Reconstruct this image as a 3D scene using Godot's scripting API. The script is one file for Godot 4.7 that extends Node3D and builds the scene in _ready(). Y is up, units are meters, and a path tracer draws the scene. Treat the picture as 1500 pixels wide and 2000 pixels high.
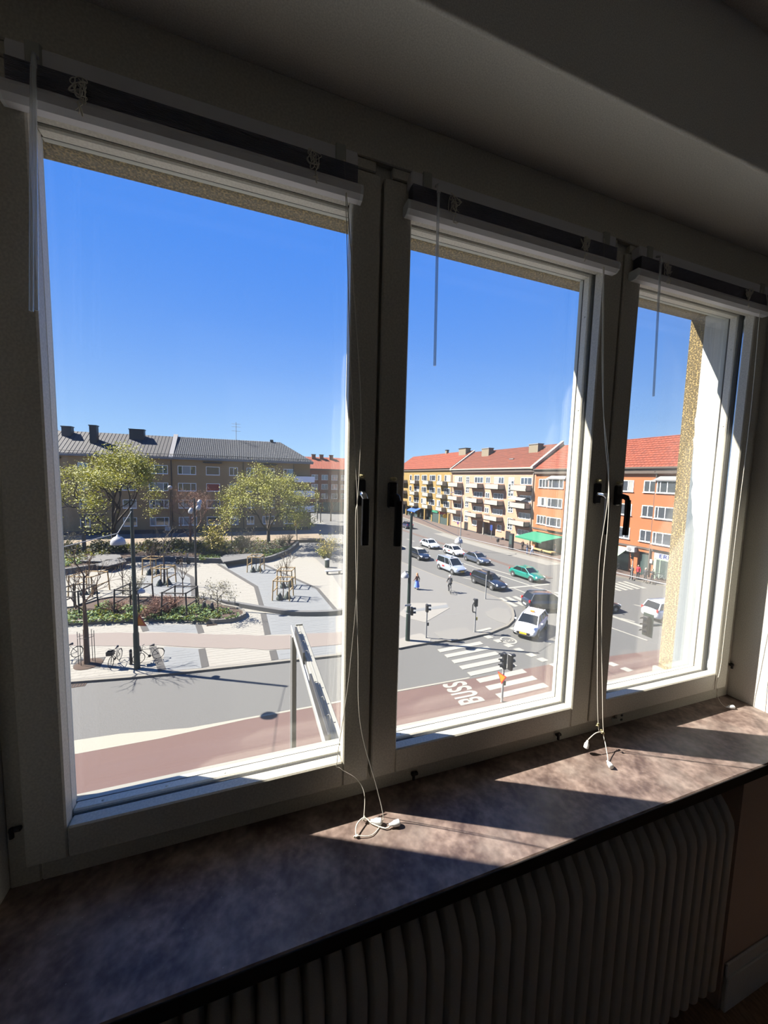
extends Node3D
# Room window overlooking a city corner. Numbers (x, z) of the outside are metres from the camera, heights are above the street.
const STREET := -10.26
const CAM := Vector3(0, 1.74, 0.85)
var cam_basis := Basis.from_euler(Vector3(deg_to_rad(-5.18435), deg_to_rad(-19.89123), deg_to_rad(1.44481)), EULER_ORDER_YXZ)
var taken := {}
var M := {}
var rng := RandomNumberGenerator.new()

class MB:
	var v := PackedVector3Array()
	var n := PackedVector3Array()
	var c := PackedColorArray()
	var xf := Transform3D.IDENTITY
	var col := Color.WHITE
	var usec := false
	func pt(a: Vector3, nn: Vector3) -> void:
		v.push_back(xf * a)
		n.push_back((xf.basis * nn).normalized())
		if usec: c.push_back(col)
	func tri(a: Vector3, b: Vector3, d: Vector3) -> void:
		var nn := (b - a).cross(d - a)
		if nn.length_squared() < 1e-18: return
		nn = nn.normalized()
		pt(a, nn); pt(d, nn); pt(b, nn)
	func quad(a: Vector3, b: Vector3, d: Vector3, e: Vector3) -> void:
		tri(a, b, d); tri(a, d, e)
	func box(o: Vector3, s: Vector3) -> MB:
		var h := s * 0.5
		var k := []
		for i in 8: k.append(o + Vector3(h.x if i & 1 else -h.x, h.y if i & 2 else -h.y, h.z if i & 4 else -h.z))
		quad(k[0], k[2], k[3], k[1]); quad(k[4], k[5], k[7], k[6]); quad(k[0], k[4], k[6], k[2])
		quad(k[1], k[3], k[7], k[5]); quad(k[0], k[1], k[5], k[4]); quad(k[2], k[6], k[7], k[3])
		return self
	func span(a: Vector3, b: Vector3) -> MB:
		return box((a + b) * 0.5, (b - a).abs())
	# box with chamfered long edges and ends
	func bar(o: Vector3, s: Vector3, ch: float) -> MB:
		var ax := 0
		if s.y >= s.x and s.y >= s.z: ax = 1
		elif s.z >= s.x and s.z >= s.y: ax = 2
		var e := [Vector3.RIGHT, Vector3.UP, Vector3.BACK]
		var L: Vector3 = e[ax]; var A: Vector3 = e[(ax + 1) % 3]; var B: Vector3 = e[(ax + 2) % 3]
		var hl := s[ax] * 0.5; var ha := s[(ax + 1) % 3] * 0.5; var hb := s[(ax + 2) % 3] * 0.5
		var ring := func(d: float, q: float) -> Array:
			var r := []
			for t in [[1, 0, 1, 1], [0, 1, 1, 1], [0, 1, -1, 1], [1, 0, -1, 1], [1, 0, -1, -1], [0, 1, -1, -1], [0, 1, 1, -1], [1, 0, 1, -1]]:
				var x: float = (ha - q) if t[0] else (ha - ch - q)
				var y: float = (hb - q) if t[1] else (hb - ch - q)
				r.append(o + L * d + A * x * t[2] + B * y * t[3])
			return r
		var rs := [ring.call(-hl, ch), ring.call(-hl + ch, 0.0), ring.call(hl - ch, 0.0), ring.call(hl, ch)]
		for i in 3:
			for j in 8:
				quad(rs[i][j], rs[i][(j + 1) % 8], rs[i + 1][(j + 1) % 8], rs[i + 1][j])
		for j in range(1, 7):
			tri(rs[0][0], rs[0][j + 1], rs[0][j]); tri(rs[3][0], rs[3][j], rs[3][j + 1])
		return self
	func bspan(a: Vector3, b: Vector3, ch: float) -> MB:
		return bar((a + b) * 0.5, (b - a).abs(), ch)
	# smooth grid of points; rows of equal length
	func grid(rows: Array, closed := false) -> MB:
		var R := rows.size(); var C: int = rows[0].size()
		var nr := []
		for i in R:
			var a := PackedVector3Array()
			for j in C:
				var du: Vector3 = rows[mini(i + 1, R - 1)][j] - rows[maxi(i - 1, 0)][j]
				var j1 := (j + 1) % C if closed else mini(j + 1, C - 1)
				var j0 := (j - 1 + C) % C if closed else maxi(j - 1, 0)
				var dv: Vector3 = rows[i][j1] - rows[i][j0]
				var q := dv.cross(du)
				a.push_back(q.normalized() if q.length_squared() > 1e-16 else Vector3.UP)
			nr.append(a)
		for i in R - 1:
			for j in (C if closed else C - 1):
				var k := (j + 1) % C
				var q := [[i, j], [i + 1, k], [i, k], [i, j], [i + 1, j], [i + 1, k]]
				for w in q: pt(rows[w[0]][w[1]], nr[w[0]][w[1]])
		return self
	func tube(pts: Array, r, sides := 6) -> MB:
		var rows := []
		var t0: Vector3 = (pts[1] - pts[0]).normalized()
		var up := Vector3.UP if absf(t0.y) < 0.9 else Vector3.RIGHT
		var a := t0.cross(up).normalized()
		for i in pts.size():
			var t: Vector3 = (pts[mini(i + 1, pts.size() - 1)] - pts[maxi(i - 1, 0)]).normalized()
			a = (a - t * a.dot(t)).normalized()
			var b := t.cross(a)
			var rr: float = r[i] if r is Array else r
			var row := PackedVector3Array()
			for s in sides:
				var g := TAU * s / sides
				row.push_back(pts[i] + (a * cos(g) + b * sin(g)) * rr)
			rows.append(row)
		grid(rows, true)
		for e in [0, pts.size() - 1]:
			for s in range(1, sides - 1):
				if e == 0: tri(rows[0][0], rows[0][s + 1], rows[0][s])
				else: tri(rows[e][0], rows[e][s], rows[e][s + 1])
		return self
	func lathe(prof: Array, o := Vector3.ZERO, sides := 12, axis := Vector3.UP) -> MB:
		var a := Vector3.RIGHT if absf(axis.x) < 0.9 else Vector3.UP
		a = (a - axis * a.dot(axis)).normalized()
		var b := axis.cross(a)
		var rows := []
		for q in prof:
			var row := PackedVector3Array()
			for s in sides:
				var g := TAU * s / sides
				row.push_back(o + axis * q.y + (a * cos(g) + b * sin(g)) * maxf(q.x, 0.0004))
			rows.append(row)
		return grid(rows, true)
	# polygon in x,z (any winding) between two heights
	func prism(poly: PackedVector2Array, y0: float, y1: float) -> MB:
		var pl := poly.duplicate()
		var area := 0.0
		for i in pl.size(): area += pl[i].cross(pl[(i + 1) % pl.size()])
		if area > 0: pl.reverse()
		var ix := Geometry2D.triangulate_polygon(pl)
		for i in range(0, ix.size(), 3):
			var a := pl[ix[i]]; var b := pl[ix[i + 1]]; var d := pl[ix[i + 2]]
			if (b - a).cross(d - a) > 0: var t := b; b = d; d = t
			tri(Vector3(a.x, y1, a.y), Vector3(b.x, y1, b.y), Vector3(d.x, y1, d.y))
			tri(Vector3(a.x, y0, a.y), Vector3(d.x, y0, d.y), Vector3(b.x, y0, b.y))
		for i in pl.size():
			var a := pl[i]; var b := pl[(i + 1) % pl.size()]
			quad(Vector3(a.x, y0, a.y), Vector3(b.x, y0, b.y), Vector3(b.x, y1, b.y), Vector3(a.x, y1, a.y))
		return self
	func mesh() -> ArrayMesh:
		var m := ArrayMesh.new()
		var arr := []
		arr.resize(Mesh.ARRAY_MAX)
		arr[Mesh.ARRAY_VERTEX] = v
		arr[Mesh.ARRAY_NORMAL] = n
		if usec: arr[Mesh.ARRAY_COLOR] = c
		m.add_surface_from_arrays(Mesh.PRIMITIVE_TRIANGLES, arr)
		return m

# ------------------------------------------------------------------ scene helpers
func numbered(s: String) -> String:
	if not taken.has(s):
		taken[s] = 0
		return s
	taken[s] += 1
	return "%s_%03d" % [s, taken[s]]
func tag(o: Node, label: String, cat := "", group := "", kind := ""):
	if label: o.set_meta("label", label)
	if cat: o.set_meta("category", cat)
	if group: o.set_meta("group", group)
	if kind: o.set_meta("kind", kind)
	return o
func thing(called: String, label: String, cat: String, at := Vector3.ZERO, b := Basis.IDENTITY, group := "") -> Node3D:
	var o := Node3D.new()
	o.name = numbered(called)
	add_child(o)
	o.transform = Transform3D(b, at)
	tag(o, label, cat, group)
	return o
func setting(called: String, label: String, at := Vector3.ZERO, b := Basis.IDENTITY) -> Node3D:
	var o := thing(called, label, "", at, b)
	o.set_meta("kind", "structure")
	return o
func inst(called: String, mesh: Mesh, m: Material, parent: Node, at := Vector3.ZERO) -> MeshInstance3D:
	var o := MeshInstance3D.new()
	o.mesh = mesh
	o.material_override = m
	if parent == self:
		o.name = numbered(called)
		add_child(o)
	else:
		o.name = called
		parent.add_child(o, true)
	o.position = at
	return o
func obj(called: String, mb: MB, m: Material, parent: Node = self) -> MeshInstance3D:
	return inst(called, mb.mesh(), m, parent)
func struct(called: String, mb: MB, m: Material, label: String) -> MeshInstance3D:
	var o := obj(called, mb, m)
	tag(o, label, "", "", "structure")
	return o
func P(x: float, z: float, h := 0.0) -> Vector3:
	return Vector3(x, STREET + h, z + CAM.z)
func ray(u: float, w: float) -> Vector3:
	return cam_basis * Vector3(u - 750.0, 1000.0 - w, -735.0)
func G(u: float, w: float, h := 0.0) -> Vector2:     # a pixel on level ground at height h -> (x, z) metres from the camera
	var r := ray(u, w)
	var t := -(12.0 - h) / r.y
	return Vector2(r.x * t, r.z * t)
func gp(u: float, w: float, h := 0.0) -> Vector3:
	var g := G(u, w, h)
	return P(g.x, g.y, h)
func gpoly(px: Array, h := 0.0) -> PackedVector2Array:
	var a := PackedVector2Array()
	for i in range(0, px.size(), 2): a.push_back(G(px[i], px[i + 1], h) + Vector2(0, CAM.z))
	return a
func wpoly(c: Array) -> PackedVector2Array:
	var a := PackedVector2Array()
	for i in range(0, c.size(), 2): a.push_back(Vector2(c[i], c[i + 1] + CAM.z))
	return a
func face(dx: float, dz: float) -> Basis:              # local +x looks along (dx, dz)
	var x := Vector3(dx, 0, dz).normalized()
	return Basis(x, Vector3.UP, x.cross(Vector3.UP))

# ------------------------------------------------------------------ materials
func noise_tex(freq: float, oct: int, lo: float, hi: float, size := 256, kind := FastNoiseLite.TYPE_SIMPLEX, sx := 1.0, seed := 1) -> ImageTexture:
	var f := FastNoiseLite.new()
	f.noise_type = kind
	f.seed = seed
	f.frequency = freq
	f.fractal_octaves = oct
	var im := Image.create(size, size, true, Image.FORMAT_RGB8)
	var raw := f.get_seamless_image(size, size)
	for y in size:
		for x in size:
			var q := raw.get_pixel(int(x * sx) % size, y).r
			var g := lerpf(lo, hi, q)
			im.set_pixel(x, y, Color(g, g, g))
	im.generate_mipmaps()
	return ImageTexture.create_from_image(im)
var T := {}
func mat(rgb: Color, rough := 0.85, tex := "", scale := 1.0, extra := {}) -> StandardMaterial3D:
	var m := StandardMaterial3D.new()
	m.albedo_color = rgb
	m.roughness = rough
	if tex:
		m.albedo_texture = T[tex]
		m.uv1_triplanar = true
		m.uv1_world_triplanar = true
		m.uv1_scale = Vector3.ONE * scale
	for k in extra: m.set(k, extra[k])
	return m
func C(r: float, g: float, b: float) -> Color:        # sRGB 0..255
	return Color(r / 255.0, g / 255.0, b / 255.0)

func D(r: float, g: float, b: float) -> Color:        # sRGB picked by eye, brought down to a real base colour
	var q := C(r, g, b).srgb_to_linear()
	return Color(q.r * 0.44, q.g * 0.44, q.b * 0.44).linear_to_srgb()

func make_materials() -> void:
	T.grain = noise_tex(0.16, 3, 0.72, 1.0, 256)
	T.fine = noise_tex(0.30, 2, 0.86, 1.0, 256, FastNoiseLite.TYPE_SIMPLEX, 1.0, 7)
	T.blotch = noise_tex(0.02, 5, 0.62, 1.0, 512, FastNoiseLite.TYPE_SIMPLEX, 1.0, 3)
	T.streak = noise_tex(0.06, 4, 0.7, 1.0, 256, FastNoiseLite.TYPE_SIMPLEX, 4.0, 9)
	T.pebble = noise_tex(0.10, 2, 0.15, 1.0, 256, FastNoiseLite.TYPE_CELLULAR, 1.0, 5)
	var pn: Image = T.pebble.get_image().duplicate()
	pn.convert(Image.FORMAT_RGBA8)
	pn.bump_map_to_normal_map(4.0)
	pn.generate_mipmaps()
	T.pebble_n = ImageTexture.create_from_image(pn)
	T.stone = stone_tex()
	T.bump = noise_tex(0.13, 3, 0.0, 1.0, 256, FastNoiseLite.TYPE_SIMPLEX, 1.0, 11)
	# room
	M.frame = mat(C(212, 208, 193), 0.42, "fine", 2.0)
	M.inner_paint = mat(C(236, 234, 227), 0.9, "fine", 3.0)
	M.ceiling = mat(C(232, 231, 225), 0.95, "fine", 3.0)
	M.wall_low = mat(C(222, 196, 176), 0.9, "fine", 4.0)
	M.sill = mat(C(250, 250, 246), 0.45, "stone", 1.7)
	M.floor = mat(C(186, 152, 122), 0.5, "streak", 1.2)
	M.radiator = mat(C(205, 198, 186), 0.55, "fine", 6.0)
	M.blind = mat(C(214, 214, 216), 0.45)
	M.slat = mat(C(150, 148, 158), 0.5)
	M.plastic = mat(C(225, 232, 235), 0.25, "", 1.0, {"transparency": BaseMaterial3D.TRANSPARENCY_ALPHA})
	M.plastic.albedo_color.a = 0.35
	M.tassel = mat(C(225, 230, 232), 0.4)
	M.cord = mat(C(222, 218, 205), 0.8)
	M.black = mat(C(22, 22, 24), 0.4)
	M.rubber = mat(C(28, 28, 30), 0.8)
	M.chrome = mat(C(200, 202, 205), 0.12, "", 1.0, {"metallic": 1.0})
	M.spacer = mat(C(190, 195, 205), 0.08, "", 1.0, {"metallic": 1.0})
	M.bead = mat(C(168, 170, 160), 0.5)
	M.brass = mat(C(205, 195, 150), 0.5)
	M.glass = mat(C(235, 245, 245), 0.0, "", 1.0, {"transparency": BaseMaterial3D.TRANSPARENCY_ALPHA})
	M.glass.albedo_color.a = 0.03
	M.stucco = mat(D(250, 218, 142), 0.95, "pebble", 6.5, {"normal_enabled": true, "normal_texture": T.pebble_n, "normal_scale": 1.0})
	M.white_render = mat(D(250, 255, 250), 0.9, "fine", 4.0)
	M.grey_render = mat(D(122, 136, 146), 0.9, "fine", 3.0)
	M.sheet = mat(D(176, 175, 166), 0.5, "fine", 5.0)
	# ground
	M.asphalt = mat(D(158, 158, 155), 0.95, "grain", 1.5, {"detail_enabled": true, "detail_blend_mode": BaseMaterial3D.BLEND_MODE_MUL, "detail_albedo": T.blotch})
	M.asphalt2 = mat(D(150, 149, 145), 0.95, "grain", 0.4)
	M.asphalt_dark = mat(D(118, 117, 116), 0.95, "blotch", 0.2)
	M.red = mat(D(130, 101, 94), 0.95, "grain", 1.5)
	M.cream = mat(D(196, 192, 176), 0.9, "grain", 0.6)
	M.paint = mat(D(205, 203, 190), 0.8, "grain", 1.4)
	M.pave_light = mat(D(171, 168, 158), 0.92, "fine", 0.5)
	M.pave_grey = mat(D(142, 146, 148), 0.92, "fine", 0.5)
	M.pave_dark = mat(D(82, 80, 78), 0.92, "fine", 0.8)
	M.pave_joint = mat(D(156, 152, 143), 0.95)
	M.pink_path = mat(D(162, 150, 142), 0.95, "grain", 0.8)
	M.brown_pave = mat(D(128, 108, 98), 0.95, "grain", 0.6)
	M.granite = mat(D(122, 122, 122), 0.85, "grain", 2.0)
	M.granite_dark = mat(D(84, 84, 88), 0.8, "grain", 2.0)
	M.kerb = mat(D(165, 160, 148), 0.9, "grain", 1.5)
	M.gravel = mat(D(170, 152, 128), 0.95, "grain", 0.8)
	M.soil = mat(D(96, 74, 58), 1.0, "grain", 1.0)
	M.cobble = mat(D(158, 156, 150), 0.95, "grain", 0.9)
	M.slab_worn = mat(D(166, 163, 155), 0.95, "fine", 0.5)
	M.concrete_lane = mat(D(170, 168, 160), 0.95, "grain", 0.4)
	M.sill_edge = mat(C(20, 18, 18), 0.8)
	# buildings
	M.brick = mat(D(222, 186, 136), 0.95, "grain", 0.5)
	M.brick_red = mat(D(182, 112, 90), 0.95, "grain", 0.5)
	M.roof_metal = mat(D(74, 74, 78), 0.8, "streak", 0.12)
	M.roof_tile = mat(D(84, 90, 100), 0.75)
	M.roof_red = mat(D(196, 92, 56), 0.85, "blotch", 0.12)
	M.roof_brown = mat(D(164, 84, 56), 0.85, "blotch", 0.12)
	M.cornice = mat(D(150, 150, 152), 0.7)
	M.dark_metal = mat(D(44, 44, 48), 0.5)
	M.yellow_wall = mat(D(196, 164, 92), 0.95, "grain", 0.35)
	M.pink_wall = mat(D(232, 180, 150), 0.95, "fine", 0.4)
	M.orange_wall = mat(D(214, 126, 76), 0.95, "fine", 0.4)
	M.soffit_brown = mat(D(104, 92, 84), 0.9)
	M.balcony = mat(D(212, 204, 188), 0.9, "fine", 0.5)
	M.balcony_grey = mat(C(206, 208, 216), 0.8)
	M.win_frame = mat(C(214, 215, 214), 0.6)
	M.win_glass = mat(C(104, 112, 122), 0.04, "", 1.0, {"metallic": 0.75})
	M.curtain = mat(D(176, 178, 174), 0.7)
	M.curtain_red = mat(D(170, 60, 52), 0.7)
	M.shop_glass = mat(D(96, 118, 116), 0.06, "", 1.0, {"metallic": 0.4})
	M.awning_green = mat(D(24, 140, 104), 0.8)
	M.awning_pale = mat(D(170, 196, 172), 0.8)
	M.awning_blue = mat(D(38, 96, 178), 0.7)
	M.sign_white = mat(D(226, 228, 228), 0.6)
	M.sign_blue = mat(D(34, 66, 150), 0.5)
	M.sign_yellow = mat(D(222, 196, 40), 0.5)
	M.sign_red = mat(D(196, 40, 32), 0.5)
	M.sign_orange = mat(D(240, 150, 20), 0.45)
	M.chimney = mat(D(176, 164, 140), 0.95, "grain", 0.8)
	# furniture
	M.pole_green = mat(D(40, 62, 54), 0.45)
	M.pole_dark = mat(D(46, 46, 50), 0.45)
	M.pole_grey = mat(D(178, 180, 180), 0.4)
	M.lamp_white = mat(D(212, 214, 216), 0.35)
	M.wood_pale = mat(D(240, 200, 130), 0.8, "streak", 1.0)
	M.wood_dark = mat(D(70, 62, 54), 0.85, "streak", 1.0)
	M.bag_green = mat(D(34, 52, 40), 0.5)
	M.bark = mat(D(96, 82, 66), 0.95, "streak", 0.8)
	M.bark_grey = mat(D(134, 122, 108), 0.95, "streak", 0.8)
	M.bark_brown = mat(D(128, 96, 66), 0.95, "streak", 0.8)
	var leafx := {"backlight_enabled": true, "backlight": C(84, 84, 24), "cull_mode": BaseMaterial3D.CULL_DISABLED}
	M.leaf_spring = mat(D(168, 168, 58), 0.7, "", 1.0, leafx)
	M.leaf_yellow = mat(D(190, 168, 56), 0.7, "", 1.0, leafx)
	M.leaf_green = mat(D(84, 124, 44), 0.7, "", 1.0, leafx)
	M.leaf_dark = mat(D(64, 82, 44), 0.7, "", 1.0, leafx)
	M.bud_red = mat(D(158, 116, 96), 0.9)
	M.bud_olive = mat(D(128, 122, 84), 0.9)
	M.ground_leaf = mat(D(100, 136, 58), 0.7, "", 1.0, leafx)
	M.person = mat(Color.WHITE, 0.85, "", 1.0, {"vertex_color_use_as_albedo": true})
	M.car_glass = mat(C(24, 28, 32), 0.05, "", 1.0, {"metallic": 0.2})
	M.tyre = mat(C(26, 26, 27), 0.85)
	M.rim = mat(C(168, 170, 172), 0.3, "", 1.0, {"metallic": 0.7})
	M.head_light = mat(C(214, 218, 220), 0.1, "", 1.0, {"metallic": 0.3})
	M.tail_light = mat(C(170, 22, 22), 0.2)
	M.plate_white = mat(C(226, 226, 222), 0.5)
	M.plate_yellow = mat(C(230, 176, 36), 0.5)

func stone_tex() -> ImageTexture:      # mottled brown and grey stone with pale dusty smears
	var a := FastNoiseLite.new(); a.frequency = 0.012; a.fractal_octaves = 5; a.seed = 4
	var b := FastNoiseLite.new(); b.frequency = 0.05; b.fractal_octaves = 4; b.seed = 12
	var d := FastNoiseLite.new(); d.frequency = 0.008; d.fractal_octaves = 4; d.seed = 31
	var s := 512
	var ia := a.get_seamless_image(s, s); var ib := b.get_seamless_image(s, s); var id := d.get_seamless_image(s, s)
	var im := Image.create(s, s, true, Image.FORMAT_RGB8)
	var r := RandomNumberGenerator.new(); r.seed = 77
	for y in s:
		for x in s:
			var t := ia.get_pixel(x, y).r * 0.6 + ib.get_pixel(x, y).r * 0.4
			var c := C(84, 69, 65).lerp(C(150, 132, 124), clampf((t - 0.25) * 1.8, 0, 1))
			var q := clampf((id.get_pixel(x, y).r - 0.5) * 2.0, 0, 1)
			c = c.lerp(C(158, 150, 144), q * 0.4)
			im.set_pixel(x, y, c)
	for i in 50:
		im.set_pixel(r.randi() % s, r.randi() % s, C(200, 195, 185))
	im.generate_mipmaps()
	return ImageTexture.create_from_image(im)

# ------------------------------------------------------------------ build
func _ready() -> void:
	rng.seed = 20240
	var cam := Camera3D.new()
	cam.name = "camera"
	cam.fov = rad_to_deg(2.0 * atan(1000.0 / 735.0))
	cam.near = 0.02
	cam.far = 900.0
	cam.transform = Transform3D(cam_basis, CAM)
	add_child(cam)
	cam.current = true
	var sky_mat := ProceduralSkyMaterial.new()
	sky_mat.sky_top_color = C(50, 122, 220)
	sky_mat.sky_horizon_color = C(168, 205, 234)
	sky_mat.sky_curve = 0.16
	sky_mat.ground_bottom_color = C(110, 108, 104)
	sky_mat.ground_horizon_color = C(176, 196, 212)
	sky_mat.sun_angle_max = 0.5
	var sky := Sky.new()
	sky.sky_material = sky_mat
	var env := Environment.new()
	env.background_mode = Environment.BG_SKY
	env.sky = sky
	env.ambient_light_source = Environment.AMBIENT_SOURCE_SKY
	env.tonemap_mode = Environment.TONE_MAPPER_LINEAR
	env.tonemap_exposure = 1.6
	env.sdfgi_enabled = true
	env.ssao_enabled = true
	env.ssil_enabled = true
	var we := WorldEnvironment.new()
	we.name = "environment"
	we.environment = env
	add_child(we)
	var sun := DirectionalLight3D.new()
	sun.name = "sun"
	sun.light_energy = 6.0
	sun.light_color = Color(1.0, 0.972, 0.925)
	sun.light_angular_distance = 0.53
	sun.shadow_enabled = true
	var e := deg_to_rad(46.0); var a := deg_to_rad(27.8)
	var d := Vector3(cos(e) * cos(a), -sin(e), cos(e) * sin(a))
	sun.transform = Transform3D(Basis.looking_at(d, Vector3.UP), Vector3(-5, 12, -3))
	add_child(sun)
	make_materials()
	build_room()
	build_windows()
	build_blinds()
	build_radiator()
	build_facade()
	build_ground()
	build_markings()
	build_buildings()
	build_street_things()
	build_cars()
	build_plants()
	build_people()

# ------------------------------------------------------------------ the room
func build_room() -> void:
	# inner layer of the window wall: reveals, lintel, radiator niche
	var w := MB.new()
	w.span(Vector3(-3.0, 0, -0.11), Vector3(-0.446, 2.83, 0.205))
	w.span(Vector3(1.78, 0, -0.11), Vector3(4.2, 2.83, 0.205))
	w.span(Vector3(-0.446, 2.54, -0.11), Vector3(1.78, 2.83, 0.205))
	w.span(Vector3(-0.446, 0, -0.11), Vector3(1.46, 0.889, 0.03))
	struct("wall_window", w, M.inner_paint, "pale plastered wall around the window with deep reveals")
	var lo := MB.new()
	lo.span(Vector3(1.46, 0, -0.11), Vector3(1.78, 0.888, 0.205))
	struct("wall_pier", lo, M.wall_low, "warm beige wall below the sill beside the radiator")
	var bead := MB.new()
	bead.tube([Vector3(-0.446, 2.536, 0.203), Vector3(1.78, 2.536, 0.203)], 0.006, 8)
	struct("trim_1", bead, M.inner_paint, "rounded plaster edge of the window lintel")
	struct("wall_left", MB.new().span(Vector3(-3.1, 0, -0.11), Vector3(-3.0, 2.83, 3.3)), M.inner_paint, "pale side wall of the room")
	struct("wall_right", MB.new().span(Vector3(4.2, 0, -0.11), Vector3(4.3, 2.83, 3.3)), M.inner_paint, "pale side wall of the room beyond the radiator")
	struct("wall_back", MB.new().span(Vector3(-3.1, 0, 3.2), Vector3(4.3, 2.83, 3.3)), M.inner_paint, "pale wall opposite the window")
	struct("ceiling", MB.new().span(Vector3(-3.1, 2.83, -0.25), Vector3(4.3, 2.95, 3.3)), M.ceiling, "plain pale ceiling")
	struct("floor", MB.new().span(Vector3(-3.1, -0.12, -0.25), Vector3(4.3, 0, 3.3)), M.floor, "brown wooden floor")
	var bb := MB.new()
	bb.bspan(Vector3(1.47, 0, 0.205), Vector3(4.2, 0.13, 0.219), 0.003)
	bb.bspan(Vector3(1.47, 0.12, 0.205), Vector3(4.2, 0.175, 0.213), 0.004)
	struct("baseboard_right", bb, M.inner_paint, "painted baseboard running from the radiator niche")
	# sill: dark mottled stone slab
	var s := MB.new()
	s.bspan(Vector3(-0.46, 0.889, -0.03), Vector3(1.80, 0.919, 0.255), 0.003)
	var so := setting("window_sill", "wide mottled brown stone window sill with dusty smears")
	obj("slab", s, M.sill, so)
	tag(obj("front_edge", MB.new().bspan(Vector3(-0.46, 0.884, 0.2545), Vector3(1.80, 0.9175, 0.2575), 0.001), M.sill_edge, so), "black front edge")

func ring(mb: MB, o: Array, wd: float, z0: float, z1: float, ch: float) -> void:   # o = left, right, bottom, top of the opening
	mb.bspan(Vector3(o[0] - wd, o[2] - wd, z0), Vector3(o[0], o[3] + wd, z1), ch)
	mb.bspan(Vector3(o[1], o[2] - wd, z0), Vector3(o[1] + wd, o[3] + wd, z1), ch)
	mb.bspan(Vector3(o[0], o[2] - wd, z0), Vector3(o[1], o[2], z1), ch)
	mb.bspan(Vector3(o[0], o[3], z0), Vector3(o[1], o[3] + wd, z1), ch)

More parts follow.
